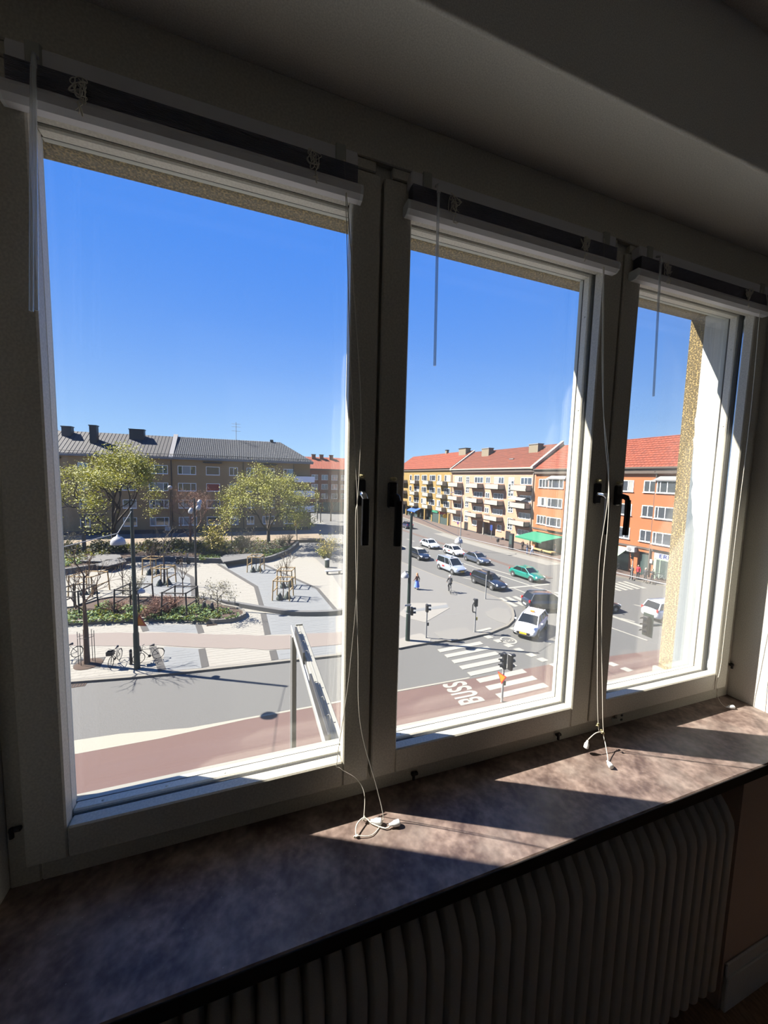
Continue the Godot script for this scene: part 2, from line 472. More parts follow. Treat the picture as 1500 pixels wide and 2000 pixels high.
func build_windows() -> void:
	# fixed frame
	var f := setting("window_frame", "white painted fixed frame holding the three sashes")
	obj("jamb", MB.new().bspan(Vector3(-0.446, 0.915, -0.105), Vector3(-0.395, 2.54, -0.02), 0.003), M.frame, f)
	obj("jamb", MB.new().bspan(Vector3(1.715, 0.915, -0.105), Vector3(1.78, 2.54, -0.02), 0.003), M.frame, f)
	obj("bottom_rail", MB.new().bspan(Vector3(-0.395, 0.915, -0.105), Vector3(1.715, 0.985, -0.02), 0.003), M.frame, f)
	obj("head_rail", MB.new().bspan(Vector3(-0.395, 2.39, -0.105), Vector3(1.715, 2.54, -0.02), 0.003), M.frame, f)
	for x in [0.286, 1.0265]:
		obj("mullion", MB.new().bspan(Vector3(x - 0.035, 0.985, -0.105), Vector3(x + 0.035, 2.39, -0.022), 0.003), M.frame, f)
	obj("head_casing", MB.new().bspan(Vector3(-0.446, 2.437, -0.02), Vector3(1.78, 2.54, -0.006), 0.002), M.frame, f)
	for r in [[-0.40, 0.272], [0.31, 1.002], [1.052, 1.72]]:
		obj("casing_strip", MB.new().bspan(Vector3(r[0], 2.412, -0.02), Vector3(r[1], 2.4345, -0.006), 0.002), M.frame, f)
	for q in [[-0.428, 1.046], [0.42, 0.941], [0.919, 0.944], [1.775, 1.046]]:
		var k := MB.new()
		k.bar(Vector3(q[0], q[1], -0.014), Vector3(0.020, 0.008, 0.010), 0.002)
		k.lathe([Vector2(0, -0.010), Vector2(0.004, -0.010), Vector2(0.004, 0.010), Vector2(0, 0.011)], Vector3(q[0] - 0.004, q[1] - 0.003, -0.010), 8)
		obj("sash_catch", k, M.dark_metal, f)
	var lk := MB.new()
	lk.bar(Vector3(1.179, 0.956, -0.012), Vector3(0.026, 0.036, 0.016), 0.004)
	lk.bar(Vector3(1.16, 0.946, -0.012), Vector3(0.02, 0.01, 0.01), 0.002)
	var lo := obj("child_lock", lk, M.bead, f)
	for yy in [0.963, 0.948]: obj("key_hole", MB.new().bar(Vector3(1.179, yy, -0.003), Vector3(0.008, 0.006, 0.004), 0.001), M.black, lo)
	var defs := [[-0.41, 0.2825, -0.343, 0.216, "white sash window at the left jamb overlooking the square"], [0.290, 1.0225, 0.358, 0.951, "middle white sash window overlooking the crossing"], [1.0305, 1.726, 1.098, 1.658, "white sash window beside the stuccoed reveal"]]
	for i in 3:
		var q: Array = defs[i]
		var w := setting("window_%d" % (i + 1), q[4])
		var b := 1.036; var t := 2.340
		var yb := 0.970; var yt := 2.405
		var o := [q[2], q[3], b, t]
		obj("stile", MB.new().bspan(Vector3(q[0], yb, -0.03), Vector3(q[2], yt, 0), 0.003), M.frame, w)
		obj("stile", MB.new().bspan(Vector3(q[3], yb, -0.03), Vector3(q[1], yt, 0), 0.003), M.frame, w)
		obj("bottom_rail", MB.new().bspan(Vector3(q[2] + 0.0006, yb, -0.03), Vector3(q[3] - 0.0006, b, 0), 0.003), M.frame, w)
		obj("top_rail", MB.new().bspan(Vector3(q[2] + 0.0006, t, -0.03), Vector3(q[3] - 0.0006, yt, 0), 0.003), M.frame, w)
		var grow := func(k: float) -> Array: return [o[0] - k, o[1] + k, o[2] - k, o[3] + k]
		var sp := MB.new(); ring(sp, grow.call(0.030), 0.008, -0.054, -0.031, 0.001)
		obj("spacer_strip", sp, M.spacer, w)
		var gk := MB.new()
		ring(gk, grow.call(0.0275), 0.008, -0.039, -0.031, 0.0005); ring(gk, grow.call(0.019), 0.012, -0.0575, -0.053, 0.0005)
		obj("gasket", gk, M.rubber, w)
		var os := MB.new(); ring(os, grow.call(0.012), 0.036, -0.082, -0.058, 0.003)
		var outer := obj("outer_sash", os, M.frame, w)
		var sc := MB.new().lathe([Vector2(0.0028, -0.0006), Vector2(0.0028, 0.0006), Vector2(0, 0.0008)], Vector3.ZERO, 8).mesh()
		for k in 5:
			var x := lerpf(q[2] + 0.04, q[3] - 0.03, k / 4.0)
			inst("screw", sc, M.bead, outer, Vector3(x, b - 0.0115, -0.068))
			var so := inst("screw", sc, M.bead, outer, Vector3(q[3] + 0.0115, lerpf(b + 0.1, t - 0.1, k / 4.0), -0.068)); so.rotation.z = PI / 2
		var bd := MB.new(); ring(bd, grow.call(0.019), 0.03, -0.105, -0.084, 0.003)
		obj("glazing_bead", bd, M.bead, w)
		var gl := MB.new(); ring(gl, grow.call(0.016), 0.01, -0.088, -0.083, 0.0008)
		obj("glass_seal", gl, M.rubber, w)
		var g: Array = grow.call(0.026)
		obj("inner_pane", MB.new().span(Vector3(g[0], g[2], -0.045), Vector3(g[1], g[3], -0.041)), M.glass, w)
		obj("outer_pane", MB.new().span(Vector3(g[0], g[2], -0.097), Vector3(g[1], g[3], -0.093)), M.glass, w)
		if i == 0: window_handle(w, 0.246, 1.70, true)
		if i == 1:
			window_handle(w, 0.326, 1.695, false); window_handle(w, 0.984, 1.705, true)
		if i == 2: window_handle(w, 1.067, 1.70, false)

func window_handle(w: Node, x: float, y: float, shiny: bool) -> void:
	var h := Node3D.new(); h.name = "handle"; w.add_child(h, true)
	h.position = Vector3(x, y, 0)
	obj("base_plate", MB.new().bar(Vector3(0, 0.004, 0.005), Vector3(0.024, 0.062, 0.010), 0.003), M.black, h)
	obj("neck", MB.new().tube([Vector3(0, 0.002, 0.008), Vector3(0, 0.002, 0.024), Vector3(0.001, -0.001, 0.034), Vector3(0.003, -0.010, 0.038)], [0.009, 0.008, 0.0085, 0.006], 12), M.chrome if shiny else M.black, h)
	var g := MB.new()
	var rows := []
	for k in 9:
		var t := k / 8.0
		var wd := lerpf(0.0085, 0.0095, t) * (0.92 if k == 8 else 1.0)
		var th := 0.0055
		var c := Vector3(0.003, lerpf(-0.008, -0.114, t), 0.038 + 0.0012 * sin(t * PI))
		var row := PackedVector3Array()
		for a in 12:
			var an := TAU * a / 12
			row.push_back(c + Vector3(signf(cos(an)) * pow(absf(cos(an)), 0.5) * wd, 0, -signf(sin(an)) * pow(absf(sin(an)), 0.5) * th))
		rows.append(row)
	rows.reverse()
	g.grid(rows, true)
	for s in range(1, 11): g.tri(rows[0][0], rows[0][s], rows[0][s + 1]); g.tri(rows[8][0], rows[8][s + 1], rows[8][s])
	obj("grip", g, M.black, h)
	obj("latch_button", MB.new().bar(Vector3(0.001, 0.043, 0.008), Vector3(0.014, 0.009, 0.016), 0.003), M.brass, h)

func squiggle(o: Vector3, s: Vector3, n: int, r: float, seed: int) -> MB:
	var q := RandomNumberGenerator.new(); q.seed = seed
	var c := Curve3D.new()
	var last := o
	for i in n:
		var p := o + Vector3(q.randf_range(-1, 1) * s.x, q.randf_range(-1, 1) * s.y, q.randf_range(0, 1) * s.z)
		var d := Vector3(q.randf_range(-1, 1), q.randf_range(-1, 1), 0).normalized() * s.y * 0.7
		c.add_point(p, -d, d)
	c.bake_interval = 0.003
	return MB.new().tube(Array(c.get_baked_points()), r, 4)
func curve_tube(pts: Array, r: float, sides := 5) -> MB:
	var c := Curve3D.new()
	for i in pts.size():
		var t: Vector3 = (pts[mini(i + 1, pts.size() - 1)] - pts[maxi(i - 1, 0)]) * 0.18
		c.add_point(pts[i], -t, t)
	c.bake_interval = 0.012
	return MB.new().tube(Array(c.get_baked_points()), r, sides)

func build_blinds() -> void:
	var defs := [[-0.362, 0.226, "raised venetian blind hung over the sash at the left jamb"], [0.340, 0.966, "raised venetian blind hung over the middle sash"], [1.050, 1.672, "raised venetian blind hung over the sash by the stuccoed reveal"]]
	var tang := [[-0.259, 0.127], [0.448, 0.837], [1.153, 1.539]]
	for i in 3:
		var q: Array = defs[i]
		var x0: float = q[0]; var x1: float = q[1]
		var b := thing("venetian_blind", q[2], "blind", Vector3(0, 0, 0), Basis.IDENTITY, "venetian blinds over the window")
		obj("head_rail", MB.new().bspan(Vector3(x0 + 0.004, 2.388, -0.004), Vector3(x1 - 0.004, 2.418, 0.024), 0.003), M.blind, b)
		var st := MB.new()
		for k in 15:
			var y := 2.352 + k * 0.0024
			var rows := []
			for r in 2:
				var row := PackedVector3Array()
				for s in 6:
					var t := s / 5.0
					row.push_back(Vector3(x0 + 0.006 if r == 0 else x1 - 0.006, y + 0.0022 * sin(t * PI), lerpf(0.003, 0.030, t)))
				rows.append(row)
			st.grid(rows)
			st.span(Vector3(x0 + 0.006, y - 0.0003, 0.029), Vector3(x1 - 0.006, y + 0.0005, 0.0305))
		var so := obj("slat_stack", st, M.slat, b)
		tag(so, "thin grey slats folded into a stack", "", "", "stuff")
		# bottom rail with rounded belly
		var prof := [[0.002, 2.351], [0.031, 2.351], [0.035, 2.343], [0.033, 2.331], [0.024, 2.324], [0.009, 2.324], [0.001, 2.332]]
		var br := MB.new()
		for k in 7:
			var a: Array = prof[k]; var c: Array = prof[(k + 1) % 7]
			br.quad(Vector3(x0, a[1], a[0]), Vector3(x1, a[1], a[0]), Vector3(x1, c[1], c[0]), Vector3(x0, c[1], c[0]))
		obj("bottom_rail", br, M.blind, b)
		for x in [x0, x1]:
			var ec := MB.new()
			var ox: float = -0.006 if x == x0 else 0.006
			for k in range(1, 6):
				ec.tri(Vector3(x + ox, prof[0][1], prof[0][0]), Vector3(x + ox, prof[k][1], prof[k][0]), Vector3(x + ox, prof[k + 1][1], prof[k + 1][0]))
			for k in 7:
				var a: Array = prof[k]; var c: Array = prof[(k + 1) % 7]
				ec.quad(Vector3(x, a[1], a[0]), Vector3(x + ox, a[1], a[0]), Vector3(x + ox, c[1], c[0]), Vector3(x, c[1], c[0]))
			obj("end_cap", ec, M.tassel, b)
		for k in 2:
			var x: float = tang[i][k]
			obj("cord_tangle", squiggle(Vector3(x, 2.352 + 0.012, 0.034), Vector3(0.013, 0.018, 0.008), 22, 0.0009, 40 + i * 2 + k), M.cord, b)
			obj("cord_loop", squiggle(Vector3(x + 0.004, 2.333, 0.036), Vector3(0.008, 0.012, 0.004), 6, 0.0008, 60 + i * 2 + k), M.cord, b)
			obj("bracket", MB.new().bspan(Vector3((x0 + 0.042 if k == 0 else x1 - 0.042) - 0.011, 2.385, 0.018), Vector3((x0 + 0.042 if k == 0 else x1 - 0.042) + 0.011, 2.421, 0.028), 0.002), M.bead, b)
		# clear tilting wand
		var wx: float = [-0.314, 0.403, 1.118][i]
		var wd := Node3D.new(); wd.name = "wand"; b.add_child(wd)
		obj("rod", MB.new().tube([Vector3(wx, 2.375, 0.040), Vector3(wx + [-0.012, 0.003, 0.010][i], 2.0, 0.046)], 0.0033, 6), M.plastic, wd)
		obj("hook", MB.new().tube([Vector3(wx, 2.398, 0.026), Vector3(wx, 2.392, 0.040), Vector3(wx, 2.372, 0.041)], [0.003, 0.003, 0.005], 6), M.plastic, wd)
		if i == 0: obj("rod", MB.new().tube([Vector3(wx - 0.004, 2.375, 0.036), Vector3(wx - 0.022, 2.0, 0.038)], 0.003, 6), M.plastic, wd)
	var bl := get_node("venetian_blind")
	obj("pull_cord", curve_tube([Vector3(0.19, 2.39, 0.028), Vector3(0.214, 2.15, 0.03), Vector3(0.236, 1.89, 0.03), Vector3(0.232, 1.70, 0.034), Vector3(0.2235, 1.66, 0.05), Vector3(0.226, 1.55, 0.05), Vector3(0.236, 1.35, 0.045), Vector3(0.246, 1.16, 0.042), Vector3(0.285, 1.0, 0.06), Vector3(0.296, 0.945, 0.075), Vector3(0.294, 0.923, 0.079), Vector3(0.262, 0.922, 0.100), Vector3(0.230, 0.925, 0.094)], 0.0011), M.cord, bl)
	obj("pull_cord", curve_tube([Vector3(0.192, 2.39, 0.028), Vector3(0.21, 2.0, 0.03), Vector3(0.2265, 1.6, 0.06), Vector3(0.222, 1.3, 0.03), Vector3(0.200, 1.06, 0.008), Vector3(0.205, 1.03, 0.008), Vector3(0.245, 1.0, 0.020), Vector3(0.262, 0.97, 0.035), Vector3(0.256, 0.93, 0.055), Vector3(0.252, 0.923, 0.058)], 0.0009), M.cord, bl)
	obj("cord_loop", curve_tube([Vector3(0.226, 0.922, 0.094), Vector3(0.232, 0.932, 0.075), Vector3(0.256, 0.930, 0.060), Vector3(0.27, 0.924, 0.074), Vector3(0.296, 0.923, 0.095), Vector3(0.308, 0.924, 0.094)], 0.0016), M.cord, bl)
	obj("knot", squiggle(Vector3(0.254, 0.928, 0.056), Vector3(0.005, 0.004, 0.008), 9, 0.0014, 5), M.cord, bl)
	obj("knot", squiggle(Vector3(0.226, 0.923, 0.090), Vector3(0.004, 0.003, 0.006), 9, 0.0014, 6), M.cord, bl)
	tassel(bl, Vector3(0.268, 0.9275, 0.070), Vector3(1, 0, 0.42), 0.026)
	tassel(bl, Vector3(0.306, 0.9275, 0.094), Vector3(1, 0, 0.05), 0.026)
	bl = get_node("venetian_blind_001")
	obj("pull_cord", curve_tube([Vector3(0.909, 2.40, 0.028), Vector3(0.945, 2.0, 0.03), Vector3(0.965, 1.75, 0.056), Vector3(0.972, 1.5, 0.04), Vector3(0.99, 1.2, 0.045), Vector3(1.008, 1.0, 0.05), Vector3(1.027, 0.972, 0.05)], 0.0010), M.cord, bl)
	obj("pull_cord", curve_tube([Vector3(0.912, 2.40, 0.028), Vector3(0.95, 1.95, 0.034), Vector3(0.968, 1.7, 0.058), Vector3(0.985, 1.4, 0.048), Vector3(1.015, 1.08, 0.052), Vector3(1.030, 0.972, 0.052), Vector3(1.020, 0.945, 0.07), Vector3(0.998, 0.925, 0.098), Vector3(0.986, 0.926, 0.106)], 0.0012), M.cord, bl)
	obj("pull_cord", curve_tube([Vector3(1.028, 0.973, 0.051), Vector3(1.0, 0.975, 0.05), Vector3(0.968, 0.962, 0.052)], 0.0014), M.cord, bl)
	obj("knot", squiggle(Vector3(1.007, 1.001, 0.046), Vector3(0.005, 0.006, 0.008), 9, 0.0014, 8), M.brass, bl)
	obj("knot", squiggle(Vector3(1.029, 0.972, 0.046), Vector3(0.005, 0.006, 0.008), 9, 0.0014, 9), M.brass, bl)
	tassel(bl, Vector3(0.967, 0.960, 0.052), Vector3(-0.25, -1, 0), 0.024)
	tassel(bl, Vector3(0.988, 0.9275, 0.104), Vector3(-0.45, 0, 1), 0.024)
	bl = get_node("venetian_blind_002")
	obj("pull_cord", curve_tube([Vector3(1.622, 2.40, 0.028), Vector3(1.632, 2.0, 0.03), Vector3(1.645, 1.6, 0.02), Vector3(1.662, 1.2, 0.010), Vector3(1.668, 1.06, 0.006), Vector3(1.655, 0.99, 0.006), Vector3(1.650, 0.945, 0.022), Vector3(1.660, 0.925, 0.040)], 0.0010), M.cord, bl)
	tassel(bl, Vector3(1.661, 0.926, 0.041), Vector3(1, 0, 0.25), 0.030)
	obj("pull_cord", curve_tube([Vector3(1.64, 2.40, 0.03), Vector3(1.72, 2.05, 0.06), Vector3(1.774, 1.82, 0.075), Vector3(1.776, 1.5, 0.09), Vector3(1.777, 1.15, 0.092), Vector3(1.774, 0.925, 0.095)], 0.0009), M.cord, bl)

func tassel(parent: Node, at: Vector3, d: Vector3, L: float) -> void:
	var q := MB.new()
	q.lathe([Vector2(0, 0), Vector2(0.0028, 0), Vector2(0.004, L * 0.25), Vector2(0.0068, L * 0.5), Vector2(0.0072, L * 0.92), Vector2(0.0058, L), Vector2(0, L)], at, 10, d.normalized())
	obj("tassel", q, M.tassel, parent)

func build_radiator() -> void:
	var r := thing("radiator", "ribbed cream column radiator in the niche under the stone sill", "radiator", Vector3(-0.145, 0, 0))
	# one column: path over the front, shoulder and top
	var path := [[0.150, 0.228], [0.158, 0.234], [0.30, 0.235], [0.55, 0.235], [0.700, 0.235], [0.728, 0.230], [0.762, 0.212], [0.792, 0.188], [0.802, 0.160], [0.802, 0.115], [0.790, 0.085]]
	var wid := [0.020, 0.0213, 0.0213, 0.0213, 0.0213, 0.0213, 0.0205, 0.0175, 0.0130, 0.009, 0.007]
	var rows := []
	for i in path.size():
		var a: Array = path[maxi(i - 1, 0)]; var b: Array = path[mini(i + 1, path.size() - 1)]
		var t := Vector2(b[0] - a[0], b[1] - a[1]).normalized()
		var nn := Vector3(0, -t.y, t.x)
		var row := PackedVector3Array()
		for k in 9:
			var u := -1.0 + k / 4.0
			var dep := -0.009 * pow(absf(u), 2.2)
			if absf(u) > 0.99: dep = -0.030
			row.push_back(Vector3(u * wid[i], path[i][0], path[i][1]) + nn * dep)
		rows.append(row)
	var col := MB.new().grid(rows)
	var cm := col.mesh()
	for i in 36:
		inst("column", cm, M.radiator, r, Vector3(i * 0.0432, 0, 0))
	var core := MB.new().bspan(Vector3(-0.03, 0.17, 0.075), Vector3(1.545, 0.700, 0.200), 0.004)
	obj("core", core, M.radiator, r)
	var e := MB.new()
	e.bspan(Vector3(1.530, 0.155, 0.08), Vector3(1.5345, 0.73, 0.22), 0.001)
	obj("end_panel", e, M.radiator, r)
	for x in [0.15, 1.35]:
		obj("foot", MB.new().bspan(Vector3(x, 0, 0.11), Vector3(x + 0.03, 0.172, 0.17), 0.003), M.radiator, r)

# ------------------------------------------------------------------ our own outside wall
func build_facade() -> void:
	var w := MB.new()
	var z0 := -0.25; var z1 := -0.11
	w.span(Vector3(-26, STREET, z0), Vector3(-0.44, 6, z1))
	w.span(Vector3(1.725, STREET, z0), Vector3(16, 6, z1))
	w.span(Vector3(-0.44, 2.42, z0), Vector3(1.725, 6, z1))
	w.span(Vector3(-0.44, STREET, z0), Vector3(1.725, 0.905, z1))
	struct("wall_facade", w, M.stucco, "yellow roughcast outer wall of our own building")
	struct("wall_core", MB.new().span(Vector3(-26, STREET, z1), Vector3(-3.1, 6, 3.3)).span(Vector3(4.3, STREET, z1), Vector3(16, 6, 3.3)).span(Vector3(-3.1, STREET, z1), Vector3(4.3, -0.12, 3.3)).span(Vector3(-3.1, 2.95, z1), Vector3(4.3, 6, 3.3)), M.inner_paint, "storeys of our own building around the room")
	# smooth soffit and painted band of the reveal
	struct("trim_2", MB.new().span(Vector3(-0.44, 2.412, -0.168), Vector3(1.725, 2.4205, -0.105)), M.white_render, "smooth pale strip under the outer lintel")
	struct("trim_3", MB.new().span(Vector3(1.7195, 0.91, -0.192), Vector3(1.7255, 2.412, -0.105)), M.grey_render, "bare grey render on the outer reveal")
	var R := func(u: float, v: float) -> Vector2:
		var q := ray(u, v); var t: float = 1.718 / q.x
		return Vector2(q.z * t + CAM.z, q.y * t + CAM.y)
	var pts := PackedVector2Array()
	pts.push_back(Vector2(-0.105, 2.411)); pts.push_back(Vector2(-0.192, 2.411))
	for q in [[1361, 800], [1359, 815], [1357, 818], [1357, 850], [1354, 858], [1355, 878], [1353, 900], [1352, 935], [1354, 945], [1350, 962], [1352, 985], [1351, 1000], [1354, 1010], [1354, 1028], [1357, 1036], [1355, 1048], [1357, 1062], [1360, 1070], [1361, 1086], [1358, 1098], [1356, 1112], [1358, 1128], [1360, 1142], [1360, 1160], [1362, 1172], [1369, 1170], [1374, 1173]]:
		var p: Vector2 = R.call(q[0], q[1])
		if p.x < -0.108: pts.push_back(p)
	var last := pts[pts.size() - 1]
	pts.push_back(Vector2(-0.105, last.y - 0.012))
	var mb := MB.new()
	for k in pts.size(): pts[k] = Vector2(pts[k].y, pts[k].x)
	mb.xf = Transform3D(Basis(Vector3(0, 1, 0), Vector3(-1, 0, 0), Vector3(0, 0, 1)), Vector3(1.7195, 0, 0))
	mb.prism(pts, 0.0, 0.0022)
	struct("trim_4", mb, M.white_render, "white paint with a ragged flaked edge on the outer reveal")
	# sheet-metal outer sill
	var s := MB.new()
	var a := Vector3(-0.44, 1.000, -0.10); var b := Vector3(-0.44, 0.905, -0.262)
	var c := Vector3(2.165, 0, 0); var dn := Vector3(0, -0.012, 0)
	s.quad(b, b + c, a + c, a); s.quad(b + dn, a + dn, a + c + dn, b + c + dn)
	s.quad(b + dn, b + c + dn, b + c, b); s.quad(a, a + dn, b + dn, b); s.quad(a + c, b + c, b + c + dn, a + c + dn)
	s.span(Vector3(1.705, 0.90, -0.262), Vector3(1.722, 0.93, -0.20))
	struct("outer_sill", s, M.sheet, "sloping pale sheet metal sill outside the glass")
	# empty frame of a projecting sign fixed to the wall below the window
	var sg := thing("sign_frame", "grey metal frame of a projecting sign fixed below the window", "sign frame", Vector3(0, 0, 0))
	var y := CAM.y - 1.2
	var zf := -2.99 + CAM.z; var zn := z0
	obj("top_channel", MB.new().bspan(Vector3(0.348, y - 0.03, zf), Vector3(0.408, y, zn), 0.004), M.sheet, sg)
	obj("channel_lip", MB.new().bspan(Vector3(0.370, y, zf), Vector3(0.376, y + 0.003, zn), 0.001), M.sheet, sg)
	obj("side_rail", MB.new().bspan(Vector3(0.318, y - 0.05, zf - 0.05), Vector3(0.328, y - 0.012, zn), 0.003), M.pole_grey, sg)
	obj("outer_post", MB.new().bspan(Vector3(0.318, y - 1.6, zf - 0.015), Vector3(0.356, y - 0.08, zf + 0.03), 0.004), M.cornice, sg)
	obj("post_edge", MB.new().bspan(Vector3(0.312, y - 1.6, zf - 0.015), Vector3(0.318, y - 0.08, zf - 0.005), 0.001), M.sign_white, sg)
	obj("end_lip", MB.new().bspan(Vector3(0.350, y, zf), Vector3(0.406, y + 0.012, zf + 0.01), 0.002), M.pole_grey, sg)
	for k in 2:
		var za := zf + 0.16 + k * 0.72
		obj("lamp_tray", MB.new().bspan(Vector3(0.326, y - 0.02, za), Vector3(0.340, y + 0.055, za + 0.45 + k * 0.1), 0.002), M.dark_metal, sg)
		for j in 3: obj("clip", MB.new().tube([Vector3(0.335, y + 0.03, za + 0.06 + j * 0.16), Vector3(0.365, y + 0.035, za + 0.06 + j * 0.16), Vector3(0.372, y + 0.02, za + 0.07 + j * 0.16)], 0.003, 4), M.pole_grey, sg)
	obj("fluorescent_tube", MB.new().tube([Vector3(0.337, y - 0.03, zf + 0.1), Vector3(0.337, y - 0.03, zn - 0.3)], 0.008, 6), M.lamp_white, sg)

# ------------------------------------------------------------------ ground
func pavers(called: String, poly: PackedVector2Array, holes: Array, sx: float, sz: float, h: float, m: Material, parent: Node) -> void:
	var mb := MB.new()
	var lo := poly[0]; var hi := poly[0]
	for p in poly:
		lo = lo.min(p); hi = hi.max(p)
	var row := 0
	var z := lo.y
	while z < hi.y:
		var x := lo.x - (sx * 0.5 if row % 2 else 0.0)
		while x < hi.x:
			var a := Vector2(x, z); var b := Vector2(x + sx - 0.014, z + sz - 0.014)
			var ok := true
			for p in [a, b, Vector2(a.x, b.y), Vector2(b.x, a.y)]:
				if not Geometry2D.is_point_in_polygon(p, poly): ok = false
				for hl in holes:
					if ok and Geometry2D.is_point_in_polygon(p, hl): ok = false
			if ok:
				var y1 := STREET + h + 0.008 + 0.003 * absf(sin(x * 13.7 + z * 7.3))
				var y0 := STREET + h - 0.01
				mb.quad(Vector3(a.x, y1, b.y), Vector3(b.x, y1, b.y), Vector3(b.x, y1, a.y), Vector3(a.x, y1, a.y))
				mb.quad(Vector3(a.x, y0, b.y), Vector3(b.x, y0, b.y), Vector3(b.x, y1, b.y), Vector3(a.x, y1, b.y))
				mb.quad(Vector3(a.x, y0, a.y), Vector3(a.x, y0, b.y), Vector3(a.x, y1, b.y), Vector3(a.x, y1, a.y))
			x += sx
		z += sz
		row += 1
	if mb.v.size():
		var o := obj(called, mb, m, parent)
		o.set_meta("kind", "stuff")

func strip(mb: MB, pts: Array, w: float, h0: float, h1: float) -> MB:     # band of width w along points (Vector2 world x, z)
	var L := PackedVector2Array(); var R := PackedVector2Array()
	for i in pts.size():
		var t: Vector2 = (pts[mini(i + 1, pts.size() - 1)] - pts[maxi(i - 1, 0)]).normalized()
		var nn := Vector2(-t.y, t.x) * w * 0.5
		L.push_back(pts[i] + nn); R.push_back(pts[i] - nn)
	for i in pts.size() - 1:
		mb.prism(PackedVector2Array([L[i], L[i + 1], R[i + 1], R[i]]), STREET + h0, STREET + h1)
	return mb
func gline(px: Array, h := 0.0, sub := 1) -> Array:
	var a := Array(gpoly(px, h))
	if sub == 1: return a
	var c := Curve2D.new()
	for i in a.size():
		var t: Vector2 = (a[mini(i + 1, a.size() - 1)] - a[maxi(i - 1, 0)]) * 0.17
		c.add_point(a[i], -t, t)
	c.bake_interval = 0.6
	return Array(c.get_baked_points())
func wline(c: Array) -> Array:
	return Array(wpoly(c))

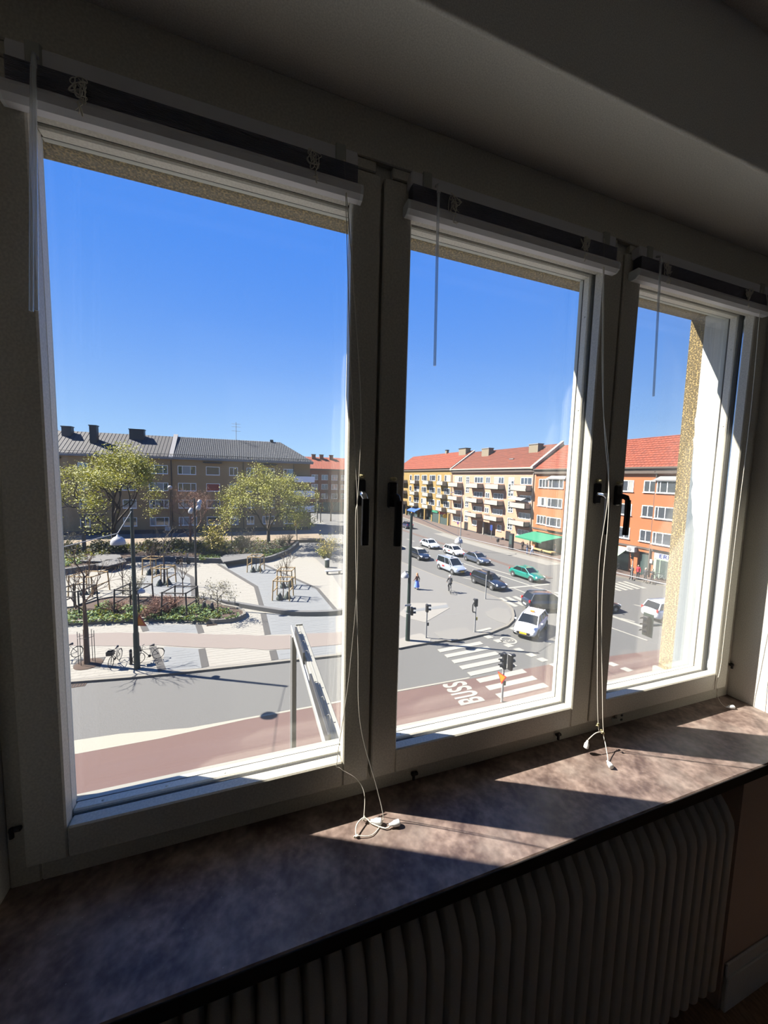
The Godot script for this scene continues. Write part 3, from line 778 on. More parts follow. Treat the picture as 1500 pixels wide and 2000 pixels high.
func build_ground() -> void:
	var S := STREET
	struct("street_ground", MB.new().prism(wpoly([-120, -1.1, 160, -1.1, 160, -260, -120, -260]), S - 0.4, S), M.asphalt, "grey asphalt roadway of the crossing")
	struct("bus_lane", MB.new().prism(wpoly([-60, -13.5, 70, -13.5, 70, -18.0, 28, -18.0, 19.3, -18.62, 2, -18.65, -0.2, -18.65, -3.8, -18.4, -60, -18.5]), S - 0.02, S + 0.012), M.red, "dull red asphalt bus lane along the near street")
	struct("lane_divider", MB.new().prism(wpoly([-60, -18.5, -7.0, -18.4, -3.8, -18.4, -0.2, -18.65, 2.1, -18.65, 12.6, -18.7, 12.6, -18.82, 2.1, -18.78, -2.7, -18.8, -5.6, -19.3, -7.3, -19.4, -60, -20.2]), S - 0.02, S + 0.016), M.cream, "cream concrete divider strip beside the red bus lane")
	struct("near_sidewalk", MB.new().prism(wpoly([-60, -1.1, 70, -1.1, 70, -12.5, -60, -12.5]), S - 0.1, S + 0.1), M.pave_grey, "paved sidewalk along our own building")
	# raised ground of the square, the corner and the park behind
	var kerbl := [-60, -27.4, -9.5, -25.0, -6.6, -24.6, -4.4, -24.4, -1.4, -24.2, 5.4, -23.8, 10.0, -23.65, 12.6, -23.8, 15.9, -23.9, 17.6, -23.95, 20.0, -24.8, 21.3, -25.7, 22.2, -26.7, 23.1, -28.0, 23.6, -29.3, 23.8, -31.1, 23.4, -33.6, 22.9, -36.4, 21.9, -39.7, 20.6, -47.9, 19.0, -60, 18.2, -75, 18.0, -96, 18.0, -130]
	var land := kerbl.duplicate(); land.append_array([-110, -130, -110, -30])
	struct("square_ground", MB.new().prism(wpoly(land), S - 0.2, S + 0.12), M.asphalt2, "raised asphalt of the street corner and park paths")
	struct("square_kerb", strip(MB.new(), wline(kerbl), 0.22, -0.05, 0.135), M.kerb, "granite kerb around the street corner")
	# plaza paving
	var pl := setting("plaza_paving", "pale paved square with grey panels and dark bands")
	var h := 0.12
	var plaza := wpoly([-45, -26.2, -9.5, -25.15, -1.4, -24.4, 5.4, -24.0, 7.4, -24.0, 7.9, -27, 8.4, -31, 9.2, -38, 9.6, -46, 9.2, -52, 8.6, -60, 8.2, -66, 7, -66.5, 5.5, -58.5, 2, -53.6, -3.5, -54.3, -14.7, -57.6, -20.1, -52.8, -45, -45])
	obj("base", MB.new().prism(plaza, S + 0.10, S + h + 0.004), M.pave_joint, pl)
	var greys := []
	for q in [[320, 1263, 392.8, 1267, 402, 1304, 320, 1310], [536, 1271, 656, 1259, 656, 1280, 538, 1289], [285, 1219, 386, 1219.5, 394, 1237, 284, 1233.5], [520, 1198, 656, 1203, 656, 1236, 524, 1240], [320, 1099, 375, 1128, 378.5, 1166, 330, 1172, 262, 1150, 285, 1125], [427, 1101, 512, 1098, 619, 1150, 655, 1191, 580, 1198, 520, 1190, 512, 1188, 500, 1146]]:
		var gpl := gpoly(q, h)
		greys.append(gpl)
	pavers("light_slabs", plaza, greys, 0.70, 0.35, h, M.pave_light, pl)
	for gpl in greys:
		obj("grey_bed", MB.new().prism(gpl, S + 0.10, S + h + 0.006), M.pave_grey, pl)
		pavers("grey_slabs", gpl, [], 0.70, 0.35, h + 0.002, M.pave_grey, pl)
	for q in [[[298, 1263.5, 317, 1310], 0.42], [[394, 1267.5, 401, 1303], 0.42], [[532.5, 1270.5, 537, 1289], 0.45], [[279, 1220.5, 285, 1233], 0.42], [[387, 1219.5, 393, 1237], 0.42], [[514, 1198, 523, 1240], 0.45], [[326, 1100, 375, 1128, 379, 1168], 0.42], [[426, 1102, 500, 1146, 512, 1188], 0.42], [[504, 1098, 620, 1150, 656, 1192], 0.36]]:
		obj("dark_band", strip(MB.new(), Array(gpoly(q[0], h)), q[1], 0.10, h + 0.022), M.pave_dark, pl)
	# cycle path with wavy edges
	var path := gpoly([40, 1247, 132, 1240, 180, 1237.5, 224, 1236, 280, 1237, 336, 1236, 380, 1238, 424, 1240, 480, 1240, 500, 1242, 552, 1242, 600, 1238, 656, 1236, 700, 1230, 760, 1222, 760, 1245, 700, 1254, 656, 1260, 600, 1265, 560, 1268, 520, 1270, 470, 1266, 440, 1268, 424, 1266, 360, 1264, 304, 1260, 260, 1263, 216, 1262, 134, 1262, 40, 1272], h)
	struct("cycle_path", MB.new().prism(path, S + 0.1, S + h + 0.026), M.pink_path, "pinkish asphalt cycle path crossing the pale paving")
	# corner patches
	var cp := setting("corner_paving", "patches of slabs and cobbles on the street corner")
	obj("slab_patch", MB.new().prism(gpoly([778, 1200, 800, 1178, 872, 1178, 878, 1188, 830, 1216, 790, 1206], h), S + 0.1, S + h + 0.02), M.slab_worn, cp)
	obj("slab_band", MB.new().prism(gpoly([790, 1193, 874, 1181, 876, 1187, 792, 1197], h), S + 0.1, S + h + 0.028), M.pave_grey, cp)
	obj("slab_strip", MB.new().prism(gpoly([780, 1248, 806, 1240, 822, 1237, 842, 1247, 840, 1254, 780, 1266], h), S + 0.1, S + h + 0.02), M.slab_worn, cp)
	obj("cobble_patch", MB.new().prism(gpoly([848, 1236, 885, 1228, 908, 1226, 928, 1237, 944, 1239, 905, 1248, 880, 1252, 862, 1248], h), S + 0.1, S + h + 0.02), M.cobble, cp)
	obj("cobble_patch", MB.new().prism(gpoly([948, 1196, 970, 1186, 992, 1190, 1000, 1204, 992, 1220, 972, 1214, 952, 1204], h), S + 0.1, S + h + 0.02), M.cobble, cp)
	# planting bed
	var bed := gpoly([40, 1224, 132, 1221, 224, 1217, 300, 1213, 360, 1212, 390, 1214, 420, 1218, 448, 1216, 468, 1211, 478, 1205, 476, 1198, 462, 1192, 440, 1188, 412, 1178, 392, 1172, 340, 1172, 280, 1171, 220, 1171, 192, 1176, 150, 1190, 100, 1196, 40, 1204], h)
	var b := setting("planting_bed", "soil bed edged with a pale granite kerb")
	obj("soil", MB.new().prism(bed, S + 0.1, S + 0.34), M.soil, b)
	var ring_pts := Array(bed); ring_pts.append(bed[0])
	obj("kerb", strip(MB.new(), ring_pts, 0.22, 0.1, 0.46), M.kerb, b)
	# curved seat wall beside the bed
	struct("seat_wall", strip(MB.new(), gline([376, 1170, 398, 1174, 420, 1178, 460, 1184, 520, 1194, 560, 1200, 580, 1202, 620, 1202, 656, 1200, 700, 1192], h, 2), 0.38, 0.1, 0.50), M.granite, "low curved granite seat wall edging the square")
	# wall of the park bed behind the square
	struct("park_wall", strip(MB.new(), gline([110, 1124, 200, 1110, 256, 1098, 304, 1096, 376, 1098, 432, 1100, 470, 1100, 516, 1098, 545, 1089, 566, 1079, 582, 1065], h, 2), 0.45, 0.1, 0.78), M.granite, "long dark granite wall holding the park bed")
	var pb := wpoly([-45, -52, -24, -51.5, -20.1, -53.2, -17.0, -55.0, -14.7, -58.0, -11.9, -57.9, -7.2, -56.2, -3.5, -54.7, 2.0, -54.1, 5.0, -58.5, 7.6, -66.5, 5, -68, -45, -70])
	struct("park_bed", MB.new().prism(pb, S + 0.1, S + 0.62), M.soil, "raised soil of the park bed behind the granite wall")
	struct("gravel_path", MB.new().prism(wpoly([-60, -68, 6, -67.6, 13, -67, 13, -74, -60, -74]), S + 0.1, S + 0.64), M.gravel, "sunlit gravel path in front of the brick building")
	for q in [[[150, 1097, 176, 1084, 232, 1084, 235, 1090, 200, 1098], "wide dark deck platform on the park bed"], [[184, 1106, 206, 1094, 240, 1092, 245, 1098, 208, 1107], "low pale deck platform at the edge of the square"], [[430, 1090, 440, 1084, 512, 1082, 516, 1087, 470, 1094, 436, 1099], "dark slatted deck platform cantilevered from the granite wall"]]:
		var dk := thing("deck_platform", q[1], "platform")
		var pg := gpoly(q[0], 0.93)
		for k in pg.size(): pg[k] += Vector2(0, -0.45)
		var cen := Vector2.ZERO
		for p in pg: cen += p / pg.size()
		var inn := PackedVector2Array()
		for p in pg: inn.push_back(cen + Vector2(0, -0.4) + (p - cen) * 0.55)
		obj("top", MB.new().prism(pg, S + 0.79, S + 0.93), M.granite, dk)
		obj("plinth", MB.new().prism(inn, S + 0.6, S + 0.80), M.granite_dark, dk)
	# far side of the main street
	struct("far_sidewalk", MB.new().prism(wpoly([41.4, -64, 42.4, -52.5, 43.6, -42.2, 44.6, -35.5, 45.6, -32, 47.5, -27, 52, -20, 60, -17, 60, -20, 48.6, -28, 48.6, -140, 46, -140, 44.5, -105, 41.2, -74]), S - 0.1, S + 0.12), M.brown_pave, "brown paved sidewalk in front of the coloured houses")
	struct("far_kerb", strip(MB.new(), wline([44.8, -120, 44.5, -105, 41.3, -74, 41.4, -64, 42.4, -52.5, 43.6, -42.2, 44.6, -35.5, 45.6, -32, 47.5, -27, 52, -20]), 0.3, -0.05, 0.14), M.kerb, "pale kerb along the brown sidewalk")
	struct("parking_lane", MB.new().prism(wpoly([38.6, -74, 41.1, -74, 41.2, -64, 42.2, -52.5, 43.3, -42.2, 40.6, -42.2, 39.5, -52.5, 38.8, -64]), S - 0.02, S + 0.012), M.concrete_lane, "paler concrete lane along the far kerb")
	struct("street_median", strip(MB.new(), wline([33.6, -90, 34.2, -60, 34.9, -44, 35.4, -36.2]), 0.9, -0.05, 0.03), M.brown_pave, "narrow brown median strip in the main street")

func build_markings() -> void:
	var S := STREET
	var z := thing("crosswalk", "white zebra crossing over the near street and red bus lane", "crosswalk")
	for k in 9:
		var zz := -22.75 - 0.03 + k * 0.845
		var w := 3.75
		obj("stripe", MB.new().prism(wpoly([12.5 + k * 0.075, zz + 0.06, 16.2 + k * 0.05, zz - 0.22 + k * 0.02, 16.2 + k * 0.05, zz + 0.24 + k * 0.02, 12.5 + k * 0.075, zz + 0.50]), S, S + 0.02), M.paint, z)
	var z2 := thing("crosswalk", "zebra crossing over the main street in front of the waiting cars", "crosswalk")
	for k in 11:
		var x := 24.0 + k * 0.92
		obj("stripe", MB.new().prism(wpoly([x, -31.4, x + 0.46, -31.4, x + 0.42, -28.7, x - 0.04, -28.7]), S, S + 0.02), M.paint, z2)
	var z3 := thing("crosswalk", "zebra crossing leading to the orange house with the bicycles", "crosswalk")
	for k in 6:
		var x := 38.2 + k * 0.95
		obj("stripe", MB.new().prism(wpoly([x + 0.4, -32.7, x + 0.85, -32.7, x + 0.45, -29.8, x, -29.8]), S, S + 0.02), M.paint, z3)
	var cc := thing("cycle_crossing", "two rows of white squares marking the cycle crossing by the taxi", "road marking")
	for q in [[17.3, -23.5], [17.6, -22.7], [17.85, -21.8], [18.1, -21.0], [18.4, -20.1], [18.65, -19.3], [18.9, -18.45], [20.3, -24.3], [20.7, -23.4], [21.0, -22.4], [21.3, -21.4], [21.65, -20.4], [21.9, -19.4], [22.3, -18.4], [22.75, -17.4], [23.0, -16.6]]:
		obj("square", MB.new().prism(wpoly([q[0] - 0.3, q[1] - 0.22, q[0] + 0.24, q[1] - 0.26, q[0] + 0.34, q[1] + 0.22, q[0] - 0.2, q[1] + 0.26]), S, S + 0.02), M.paint, cc)
	obj("bar", MB.new().prism(gpoly([931, 1232, 957, 1226, 961, 1229, 936, 1235], 0.12), S + 0.1, S + 0.15), M.paint, cc)
	# bicycle symbol
	var bs := thing("cycle_symbol", "white ring-shaped cycle symbol painted beside the taxi", "road marking")
	var c := G(993, 1251)
	var rg := MB.new()
	for k in 28:
		var a := TAU * k / 28; var b := TAU * (k + 1) / 28
		var p := func(r: float, t: float) -> Vector2: return Vector2(c.x + cos(t) * r, c.y + CAM.z + sin(t) * r * 1.05)
		rg.prism(PackedVector2Array([p.call(0.62, a), p.call(0.62, b), p.call(0.48, b), p.call(0.48, a)]), S, S + 0.02)
	obj("ring", rg, M.paint, bs)
	for o in [[-0.18, 0.08], [0.2, 0.08]]:
		var wr := MB.new()
		for k in 14:
			var a := TAU * k / 14; var b := TAU * (k + 1) / 14
			var p := func(r: float, t: float) -> Vector2: return Vector2(c.x + o[0] + cos(t) * r, c.y + CAM.z + o[1] + sin(t) * r)
			wr.prism(PackedVector2Array([p.call(0.17, a), p.call(0.17, b), p.call(0.11, b), p.call(0.11, a)]), S, S + 0.02)
		obj("wheel_mark", wr, M.paint, bs)
	# BUSS lettering
	var tm := TextMesh.new()
	tm.text = "BUSS"
	var sf := SystemFont.new(); sf.font_names = PackedStringArray(["Droid Sans"])
	var fv := FontVariation.new(); fv.base_font = sf; fv.variation_embolden = 1.3
	tm.font = fv
	tm.font_size = 64
	tm.pixel_size = 0.01
	tm.depth = 0.012
	var bo := inst("bus_lettering", tm, M.paint, self)
	tag(bo, "white letters BUSS painted on the red bus lane", "lettering")
	var bx := tm.get_aabb()
	bo.transform = Transform3D(Basis(Vector3(0, 0, -1) * (2.15 / bx.size.x), Vector3(-1, 0, 0) * (1.55 / bx.size.y), Vector3(0, 1, 0)), P(11.35 + 0.775 - 0.77, -17.5, 0.02))
	bo.position += Vector3(bx.get_center().y * (1.55 / bx.size.y), 0, bx.get_center().x * (2.15 / bx.size.x))
	# lane lines of the main street
	var n := 0
	for q in [["stop_line", "white stop line in front of the waiting green and black cars", [27.0, -34.3, 33.3, -34.4, 33.3, -34.0, 27.0, -33.9]], ["stop_line", "broad white stop line on the near street behind the mast signal", [30.75, -24.6, 31.15, -24.6, 31.65, -20.8, 31.25, -20.8]], ["lane_line", "long white line between the blue sedan and the silver van", [28.6, -50, 28.75, -50, 30.75, -34.4, 30.55, -34.4]], ["lane_line", "white line ending behind the green sedan", [30.6, -44, 30.8, -44, 31.8, -39.0, 31.6, -39.0]], ["lane_line", "thin white line running from the stop line into the crossing", [30.55, -33.9, 30.75, -33.9, 31.4, -31.8, 31.2, -31.8]], ["lane_line", "thin white line beside the black wagon pointing to the zebra", [28.0, -33.9, 28.15, -33.9, 28.2, -31.6, 28.05, -31.6]], ["lane_line", "long thin white line on the near street below the mast signal", [28.2, -23.0, 28.35, -23.0, 29.0, -19.4, 28.85, -19.4]]]:
		var o := obj(q[0], MB.new().prism(wpoly(q[2]), S, S + 0.02), M.paint)
		tag(o, q[1], "road marking")
	var dl := [[28.2, -42.5, 28.75, -40.2], [27.2, -48.0, 27.6, -45.9], [26.2, -55.0, 26.6, -52.6], [25.6, -62, 25.9, -59.5], [30.2, -58.0, 30.5, -55.5], [29.6, -68, 29.9, -65], [25.2, -72, 25.4, -69], [36.2, -25.9, 36.6, -24.9], [31.35, -23.5, 31.75, -22.5], [39.4, -26.0, 39.9, -25.4], [24.8, -39.3, 26.0, -37.5]]
	for q in dl:
		var o := obj("lane_dash", MB.new().prism(wpoly([q[0] - 0.08, q[1], q[0] + 0.1, q[1], q[2] + 0.1, q[3], q[2] - 0.08, q[3]]), S, S + 0.02), M.paint)
		tag(o, "short white dash marking a traffic lane on the asphalt", "road marking", "white lane dashes")
	# drains
	for q in [[153, 1338, "rusty drain grate by the kerb of the square"], [414, 1223, "brown drain grate beside the planting bed kerb"]]:
		var g := gp(q[0], q[1], 0.0)
		var dg := thing("drain_grate", q[2], "drain", g)
		var hh := 0.15 if q[1] < 1300 else 0.0
		obj("rim", MB.new().box(Vector3(0, 0.008 + hh, 0), Vector3(0.75, 0.02, 0.45)), M.soil, dg)
		for k in 5: obj("slot", MB.new().box(Vector3(-0.28 + k * 0.14, 0.021 + hh, 0), Vector3(0.05, 0.006, 0.34)), M.black, dg)

# ------------------------------------------------------------------ buildings (local x along the front, y up, z out of the front)
var win_cache := {}
func fwin(parent: Node, u0: float, u1: float, v0: float, v1: float, panes: Array, zo := 0.0, fm: Material = null, rows := 1, sill := true) -> void:
	var w := u1 - u0; var h := v1 - v0
	var key := "%.2f_%.2f_%s_%d_%s" % [w, h, str(panes), rows, str(sill)]
	if not win_cache.has(key):
		var f := MB.new()
		var t := 0.09
		f.box(Vector3(-w / 2 + t / 2, 0, 0.03), Vector3(t, h, 0.07)); f.box(Vector3(w / 2 - t / 2, 0, 0.03), Vector3(t, h, 0.07))
		f.box(Vector3(0, h / 2 - t / 2, 0.03), Vector3(w - 2 * t, t, 0.07)); f.box(Vector3(0, -h / 2 + t / 2, 0.03), Vector3(w - 2 * t, t, 0.07))
		if sill: f.box(Vector3(0, -h / 2 - 0.04, 0.08), Vector3(w + 0.16, 0.06, 0.17))
		var ps := []
		var tot := 0.0
		for p in panes: tot += p
		var x := -w / 2 + t
		var iw := w - 2 * t
		for i in panes.size():
			var pw: float = iw * panes[i] / tot
			if i > 0: f.box(Vector3(x, 0, 0.03), Vector3(t * 0.9, h - 2 * t, 0.07))
			for r in rows:
				var y0 := -h / 2 + t + (h - 2 * t) * r / rows
				var y1 := -h / 2 + t + (h - 2 * t) * (r + 1) / rows
				ps.append([Vector3(x + pw / 2, (y0 + y1) / 2, 0.012), MB.new().box(Vector3.ZERO, Vector3(pw - 0.01, y1 - y0 - 0.01, 0.02)).mesh()])
				if r > 0 and i == 0: f.box(Vector3(0, y0, 0.03), Vector3(w - 2 * t, 0.07, 0.06))
			x += pw
		win_cache[key] = [f.mesh(), ps]
	var c: Array = win_cache[key]
	var o := inst("window", c[0], fm if fm else M.win_frame, parent, Vector3((u0 + u1) / 2, (v0 + v1) / 2, zo))
	for p in c[1]:
		var r := rng.randf()
		inst("pane", p[1], M.win_glass if r < 0.88 else M.curtain, o, p[0])
func balcony(parent: Node, u0: float, u1: float, v0: float, v1: float, dep: float, m: Material) -> void:
	var b := MB.new()
	b.box(Vector3((u0 + u1) / 2, v0 + 0.08, dep / 2), Vector3(u1 - u0, 0.16, dep))
	b.box(Vector3((u0 + u1) / 2, (v0 + v1) / 2, dep - 0.05), Vector3(u1 - u0, v1 - v0, 0.1))
	for x in [u0 + 0.05, u1 - 0.05]: b.box(Vector3(x, (v0 + v1) / 2, dep / 2), Vector3(0.1, v1 - v0, dep))
	var o := obj("balcony", b, m, parent)
	var r := MB.new()
	r.tube([Vector3(u0 + 0.05, v1 + 0.12, 0.05), Vector3(u0 + 0.05, v1 + 0.12, dep - 0.05), Vector3(u1 - 0.05, v1 + 0.12, dep - 0.05), Vector3(u1 - 0.05, v1 + 0.12, 0.05)], 0.03, 4)
	for x in [u0 + 0.05, (u0 + u1) / 2, u1 - 0.05]: r.tube([Vector3(x, v1 - 0.02, dep - 0.05), Vector3(x, v1 + 0.12, dep - 0.05)], 0.02, 4)
	obj("railing", r, M.dark_metal, o)
func gable_roof(parent: Node, called: String, u0: float, u1: float, he: float, hr: float, dep: float, over: float, m: Material, ribs := 0.0, rowstep := 0.0) -> void:
	# roof over a body from z=0 to z=-dep; front slope with tile relief
	var s := MB.new()
	var a := Vector3(0, he, over); var b := Vector3(0, hr, -dep / 2); var c := Vector3(0, he, -dep - over)
	var U0 := Vector3(u0, 0, 0); var U1 := Vector3(u1, 0, 0)
	s.quad(a + U0, a + U1, b + U1, b + U0); s.quad(b + U0, b + U1, c + U1, c + U0)
	s.quad(c + U0, c + U1, a + U1, a + U0)
	s.tri(a + U0, b + U0, c + U0); s.tri(a + U1, c + U1, b + U1)
	var ro := obj(called, s, m, parent)
	if ribs > 0.0:
		var t := MB.new()
		var nn := Vector3(0, dep / 2 + over, hr - he).normalized()
		var x := u0 + ribs / 2
		while x < u1:
			var X := Vector3(x, 0, 0)
			var k := Vector3(ribs * 0.16 if rowstep > 0.0 else 0.03, 0, 0)
			var up := nn * (0.06 if rowstep > 0.0 else 0.05)
			t.quad(a + X - k, a + X + up, b + X + up, b + X - k); t.quad(a + X + up, a + X + k, b + X + k, b + X + up)
			x += ribs
		if rowstep > 0.0:
			var L := (b - a).length()
			var d := (b - a) / L
			var y := rowstep
			while y < L:
				var q := a + d * y
				t.quad(q + U0 + nn * 0.005, q + U1 + nn * 0.005, q + U1 + nn * 0.07, q + U0 + nn * 0.07)
				t.quad(q + U0 + nn * 0.07, q + U1 + nn * 0.07, q + U1 + d * rowstep * 0.5, q + U0 + d * rowstep * 0.5)
				y += rowstep
		var to := obj("roof_relief", t, m, ro)
		to.set_meta("kind", "stuff")
func chimney(parent: Node, u0: float, u1: float, v0: float, v1: float, z: float, dep: float, m: Material, cap: Material) -> void:
	var o := obj("chimney", MB.new().box(Vector3((u0 + u1) / 2, (v0 + v1) / 2, z), Vector3(u1 - u0, v1 - v0, dep)), m, parent)
	obj("chimney_cap", MB.new().box(Vector3((u0 + u1) / 2, v1 + 0.08, z), Vector3(u1 - u0 + 0.2, 0.16, dep + 0.2)), cap, o)

func build_buildings() -> void:
	# brick apartment block behind the park
	var b := thing("brick_apartment_block", "long brown brick apartment block with a dark roof behind the park", "building", P(0, -83.0))
	obj("wall", MB.new().span(Vector3(-62, 0, -12), Vector3(9.3, 14.6, 0)).span(Vector3(9.3, 0, -12), Vector3(12.9, 3.9, 0)).span(Vector3(9.3, 3.9, -12), Vector3(12.9, 14.6, -1.5)), M.brick, b)
	obj("cornice", MB.new().span(Vector3(-62.3, 14.55, -0.1), Vector3(13.3, 14.95, 0.55)), M.cornice, b)
	gable_roof(b, "metal_roof", -62, -14.3, 14.95, 19.4, 12, 0.55, M.roof_metal, 0.62)
	# hipped tile roof
	var hr := MB.new()
	var e0 := Vector3(-13.6, 14.95, 0.55); var e1 := Vector3(13.4, 14.95, 0.55); var r0 := Vector3(-13.6, 19.4, -6); var r1 := Vector3(6.8, 19.4, -6)
	var k0 := Vector3(-13.6, 14.95, -12.55); var k1 := Vector3(13.4, 14.95, -12.55)
	hr.quad(e0, e1, r1, r0); hr.quad(r0, r1, k1, k0); hr.tri(e1, k1, r1); hr.tri(e0, r0, k0); hr.quad(e0, k0, k1, e1)
	var ho := obj("tile_roof", hr, M.roof_tile, b)
	var rel := MB.new()
	var nn := Vector3(0, 6.55, 4.45).normalized()
	var dd := (r0 - e0)
	for i in 28:
		var t := i / 28.0
		var q := e0 + dd * t; var xr := lerpf(13.4, 6.8, t) - 13.4
		var q1 := e1 + Vector3(xr, dd.y * t, dd.z * t)
		var s := dd / 28.0
		rel.quad(q + nn * 0.01, q1 + nn * 0.01, q1 + nn * 0.07, q + nn * 0.07)
		rel.quad(q + nn * 0.07, q1 + nn * 0.07, q1 + s * 0.8, q + s * 0.8)
	var x := -13.3
	while x < 13.0:
		var tmax := 1.0 if x < 6.8 else (13.4 - x) / 6.6
		var X := Vector3(x + 13.6, 0, 0)
		var kk := Vector3(0.09, 0, 0)
		rel.quad(e0 + X - kk, e0 + X + nn * 0.1, e0 + X + dd * tmax + nn * 0.1, e0 + X - kk + dd * tmax)
		rel.quad(e0 + X + nn * 0.1, e0 + X + kk, e0 + X + kk + dd * tmax, e0 + X + nn * 0.1 + dd * tmax)
		x += 0.36
	var ro := obj("roof_relief", rel, M.roof_tile, ho); ro.set_meta("kind", "stuff")
	var fw := MB.new()
	fw.quad(Vector3(-14.4, 14.9, 0.65), Vector3(-13.6, 14.9, 0.65), Vector3(-13.6, 19.9, -6), Vector3(-14.4, 19.9, -6))
	fw.quad(Vector3(-13.6, 14.6, 0.65), Vector3(-13.6, 19.4, -6.2), Vector3(-13.6, 19.9, -6), Vector3(-13.6, 14.95, 0.65))
	fw.quad(Vector3(-14.4, 14.6, 0.65), Vector3(-14.4, 14.95, 0.65), Vector3(-14.4, 19.9, -6), Vector3(-14.4, 19.4, -6.2))
	fw.quad(Vector3(-14.4, 14.5, 0.66), Vector3(-13.6, 14.5, 0.66), Vector3(-13.6, 14.95, 0.66), Vector3(-14.4, 14.95, 0.66))
	obj("fire_wall", fw, M.cornice, b)
	chimney(b, -32.7, -31.2, 17.6, 20.0, -5, 1.2, M.dark_metal, M.dark_metal)
	chimney(b, -27.8, -26.7, 15.8, 20.3, -3.2, 1.2, M.dark_metal, M.dark_metal)
	chimney(b, -21.9, -19.4, 17.6, 20.2, -5, 1.2, M.dark_metal, M.dark_metal)
	obj("vent", MB.new().box(Vector3(5.0, 19.6, -6), Vector3(0.7, 0.5, 0.5)), M.dark_metal, b)
	var an := MB.new().tube([Vector3(-2.4, 18.8, -6), Vector3(-2.4, 23.2, -6)], 0.05, 4)
	for y in [22.2, 22.8, 21.3]: an.tube([Vector3(-3.3, y, -6), Vector3(-1.5, y, -6)], 0.03, 4)
	obj("antenna", an, M.pole_grey, b)
	var sg := MB.new().tube([Vector3(-62, 15.5, 0.2), Vector3(13, 15.5, 0.2)], 0.05, 4)
	for i in 38: sg.tube([Vector3(-62 + i * 2.0, 15.0, 0.2), Vector3(-62 + i * 2.0, 15.5, 0.2)], 0.04, 4)
	obj("snow_guard", sg, M.dark_metal, b)
	var cols := [[-33.6, -31.6, [1, 1]], [-28.9, -27.4, [1, 1]], [-22.2, -20.0, [1, 1]], [-17.85, -14.6, [1, 1.6, 0.8]], [-12.9, -9.7, [0.8, 1.6, 1]], [-7.9, -5.4, [1]], [-3.6, -2.0, [1, 1]], [-0.3, 1.1, [1, 1]], [2.8, 5.2, [0.6, 1.4]], [7.1, 9.2, [0.6, 1.2]]]
	var vv := [[11.7, 13.35], [8.45, 10.0], [5.05, 6.7], [1.65, 3.3]]
	for c in cols:
		for v in vv: fwin(b, c[0], c[1], v[0], v[1], c[2], 0.0)
	for c in [[-22.6, -19.7], [-8.4, -4.9], [2.4, 5.7], [-34, -31.3]]:
		obj("window_hood", MB.new().span(Vector3(c[0], 14.0, 0), Vector3(c[1], 14.28, 0.5)), M.dark_metal, b)
	obj("red_curtain", MB.new().box(Vector3(-6.65, 9.2, 0.026), Vector3(2.2, 1.3, 0.02)), M.curtain_red, b)
	for x2 in [-23.6, -14.0, -0.95, 9.15]: obj("downpipe", MB.new().tube([Vector3(x2, 0, 0.12), Vector3(x2, 14.4, 0.12)], 0.08, 6), M.dark_metal, b)
	for v in [[10.6, 11.85], [7.5, 8.8], [4.15, 5.45]]:
		var bo := MB.new().span(Vector3(9.25, v[0], -0.1), Vector3(13.7, v[1], 0.02)).span(Vector3(13.6, v[0], -2.0), Vector3(13.7, v[1], -0.1)).span(Vector3(9.3, v[0], -2.0), Vector3(13.6, v[0] + 0.15, -0.1))
		var bb := obj("balcony", bo, M.balcony_grey, b)
		obj("railing", MB.new().tube([Vector3(9.3, v[1] + 0.15, -0.05), Vector3(13.65, v[1] + 0.15, -0.05)], 0.04, 4), M.dark_metal, bb)
	obj("plinth", MB.new().span(Vector3(-62, 0, 0), Vector3(12.9, 0.9, 0.08)), M.granite_dark, b)
	obj("entrance_door", MB.new().span(Vector3(7.6, 0.1, 0.0), Vector3(8.8, 2.3, 0.06)), M.dark_metal, b)
	obj("notice_board", MB.new().box(Vector3(-14.8, 1.05, 0.12), Vector3(1.1, 0.8, 0.06)), M.sign_white, b)
	# far red brick house down the side street
	var fr := thing("red_brick_house", "distant red brick house with a red tile roof down the side street", "building", P(0, -125))
	obj("wall", MB.new().span(Vector3(14, 0, -14), Vector3(44, 14.4, 0)), M.brick_red, fr)
	gable_roof(fr, "roof", 13.5, 44, 14.4, 18.6, 14, 0.5, M.roof_red, 0.9)
	obj("shop_front", MB.new().span(Vector3(14, 0.2, 0.0), Vector3(44, 3.4, 0.1)), M.shop_glass, fr)
	obj("cornice", MB.new().span(Vector3(13.6, 14.0, 0), Vector3(44, 14.45, 0.5)), M.soffit_brown, fr)
	for i in 5:
		var u := 19.6 + i * 3.3
		for v in [4.6, 7.7, 10.8]:
			fwin(fr, u, u + 2.1, v, v + 1.7, [1, 1])
		obj("brick_strip", MB.new().span(Vector3(u + 2.25, 3.6, 0), Vector3(u + 2.9, 13.2, 0.5)), M.brick_red, fr)  # projecting strip of the same red brick beside each window
		obj("shop_pier", MB.new().span(Vector3(u, 0, 0.1), Vector3(u + 0.5, 3.4, 0.2)), M.brick_red, fr)
	for u in [20.5, 23.2, 26.6]: chimney(fr, u, u + 1.3, 17.4, 19.3, -6, 1.0, M.brick_red, M.dark_metal)
	# the row on the far side of the main street
	var fb := Basis(Vector3(0, 0, 1), Vector3.UP, Vector3(-1, 0, 0))
	var ye := thing("yellow_house", "yellow brick apartment house with cream balconies", "building", P(48.5, 0), fb)
	obj("wall", MB.new().span(Vector3(-122, 3.2, -12), Vector3(-84.2, 14.6, 0)).span(Vector3(-122, 0, -12), Vector3(-84.2, 3.2, -2.2)), M.yellow_wall, ye)
	obj("cornice", MB.new().span(Vector3(-122, 14.3, 0), Vector3(-84.2, 14.9, 0.35)), M.soffit_brown, ye)
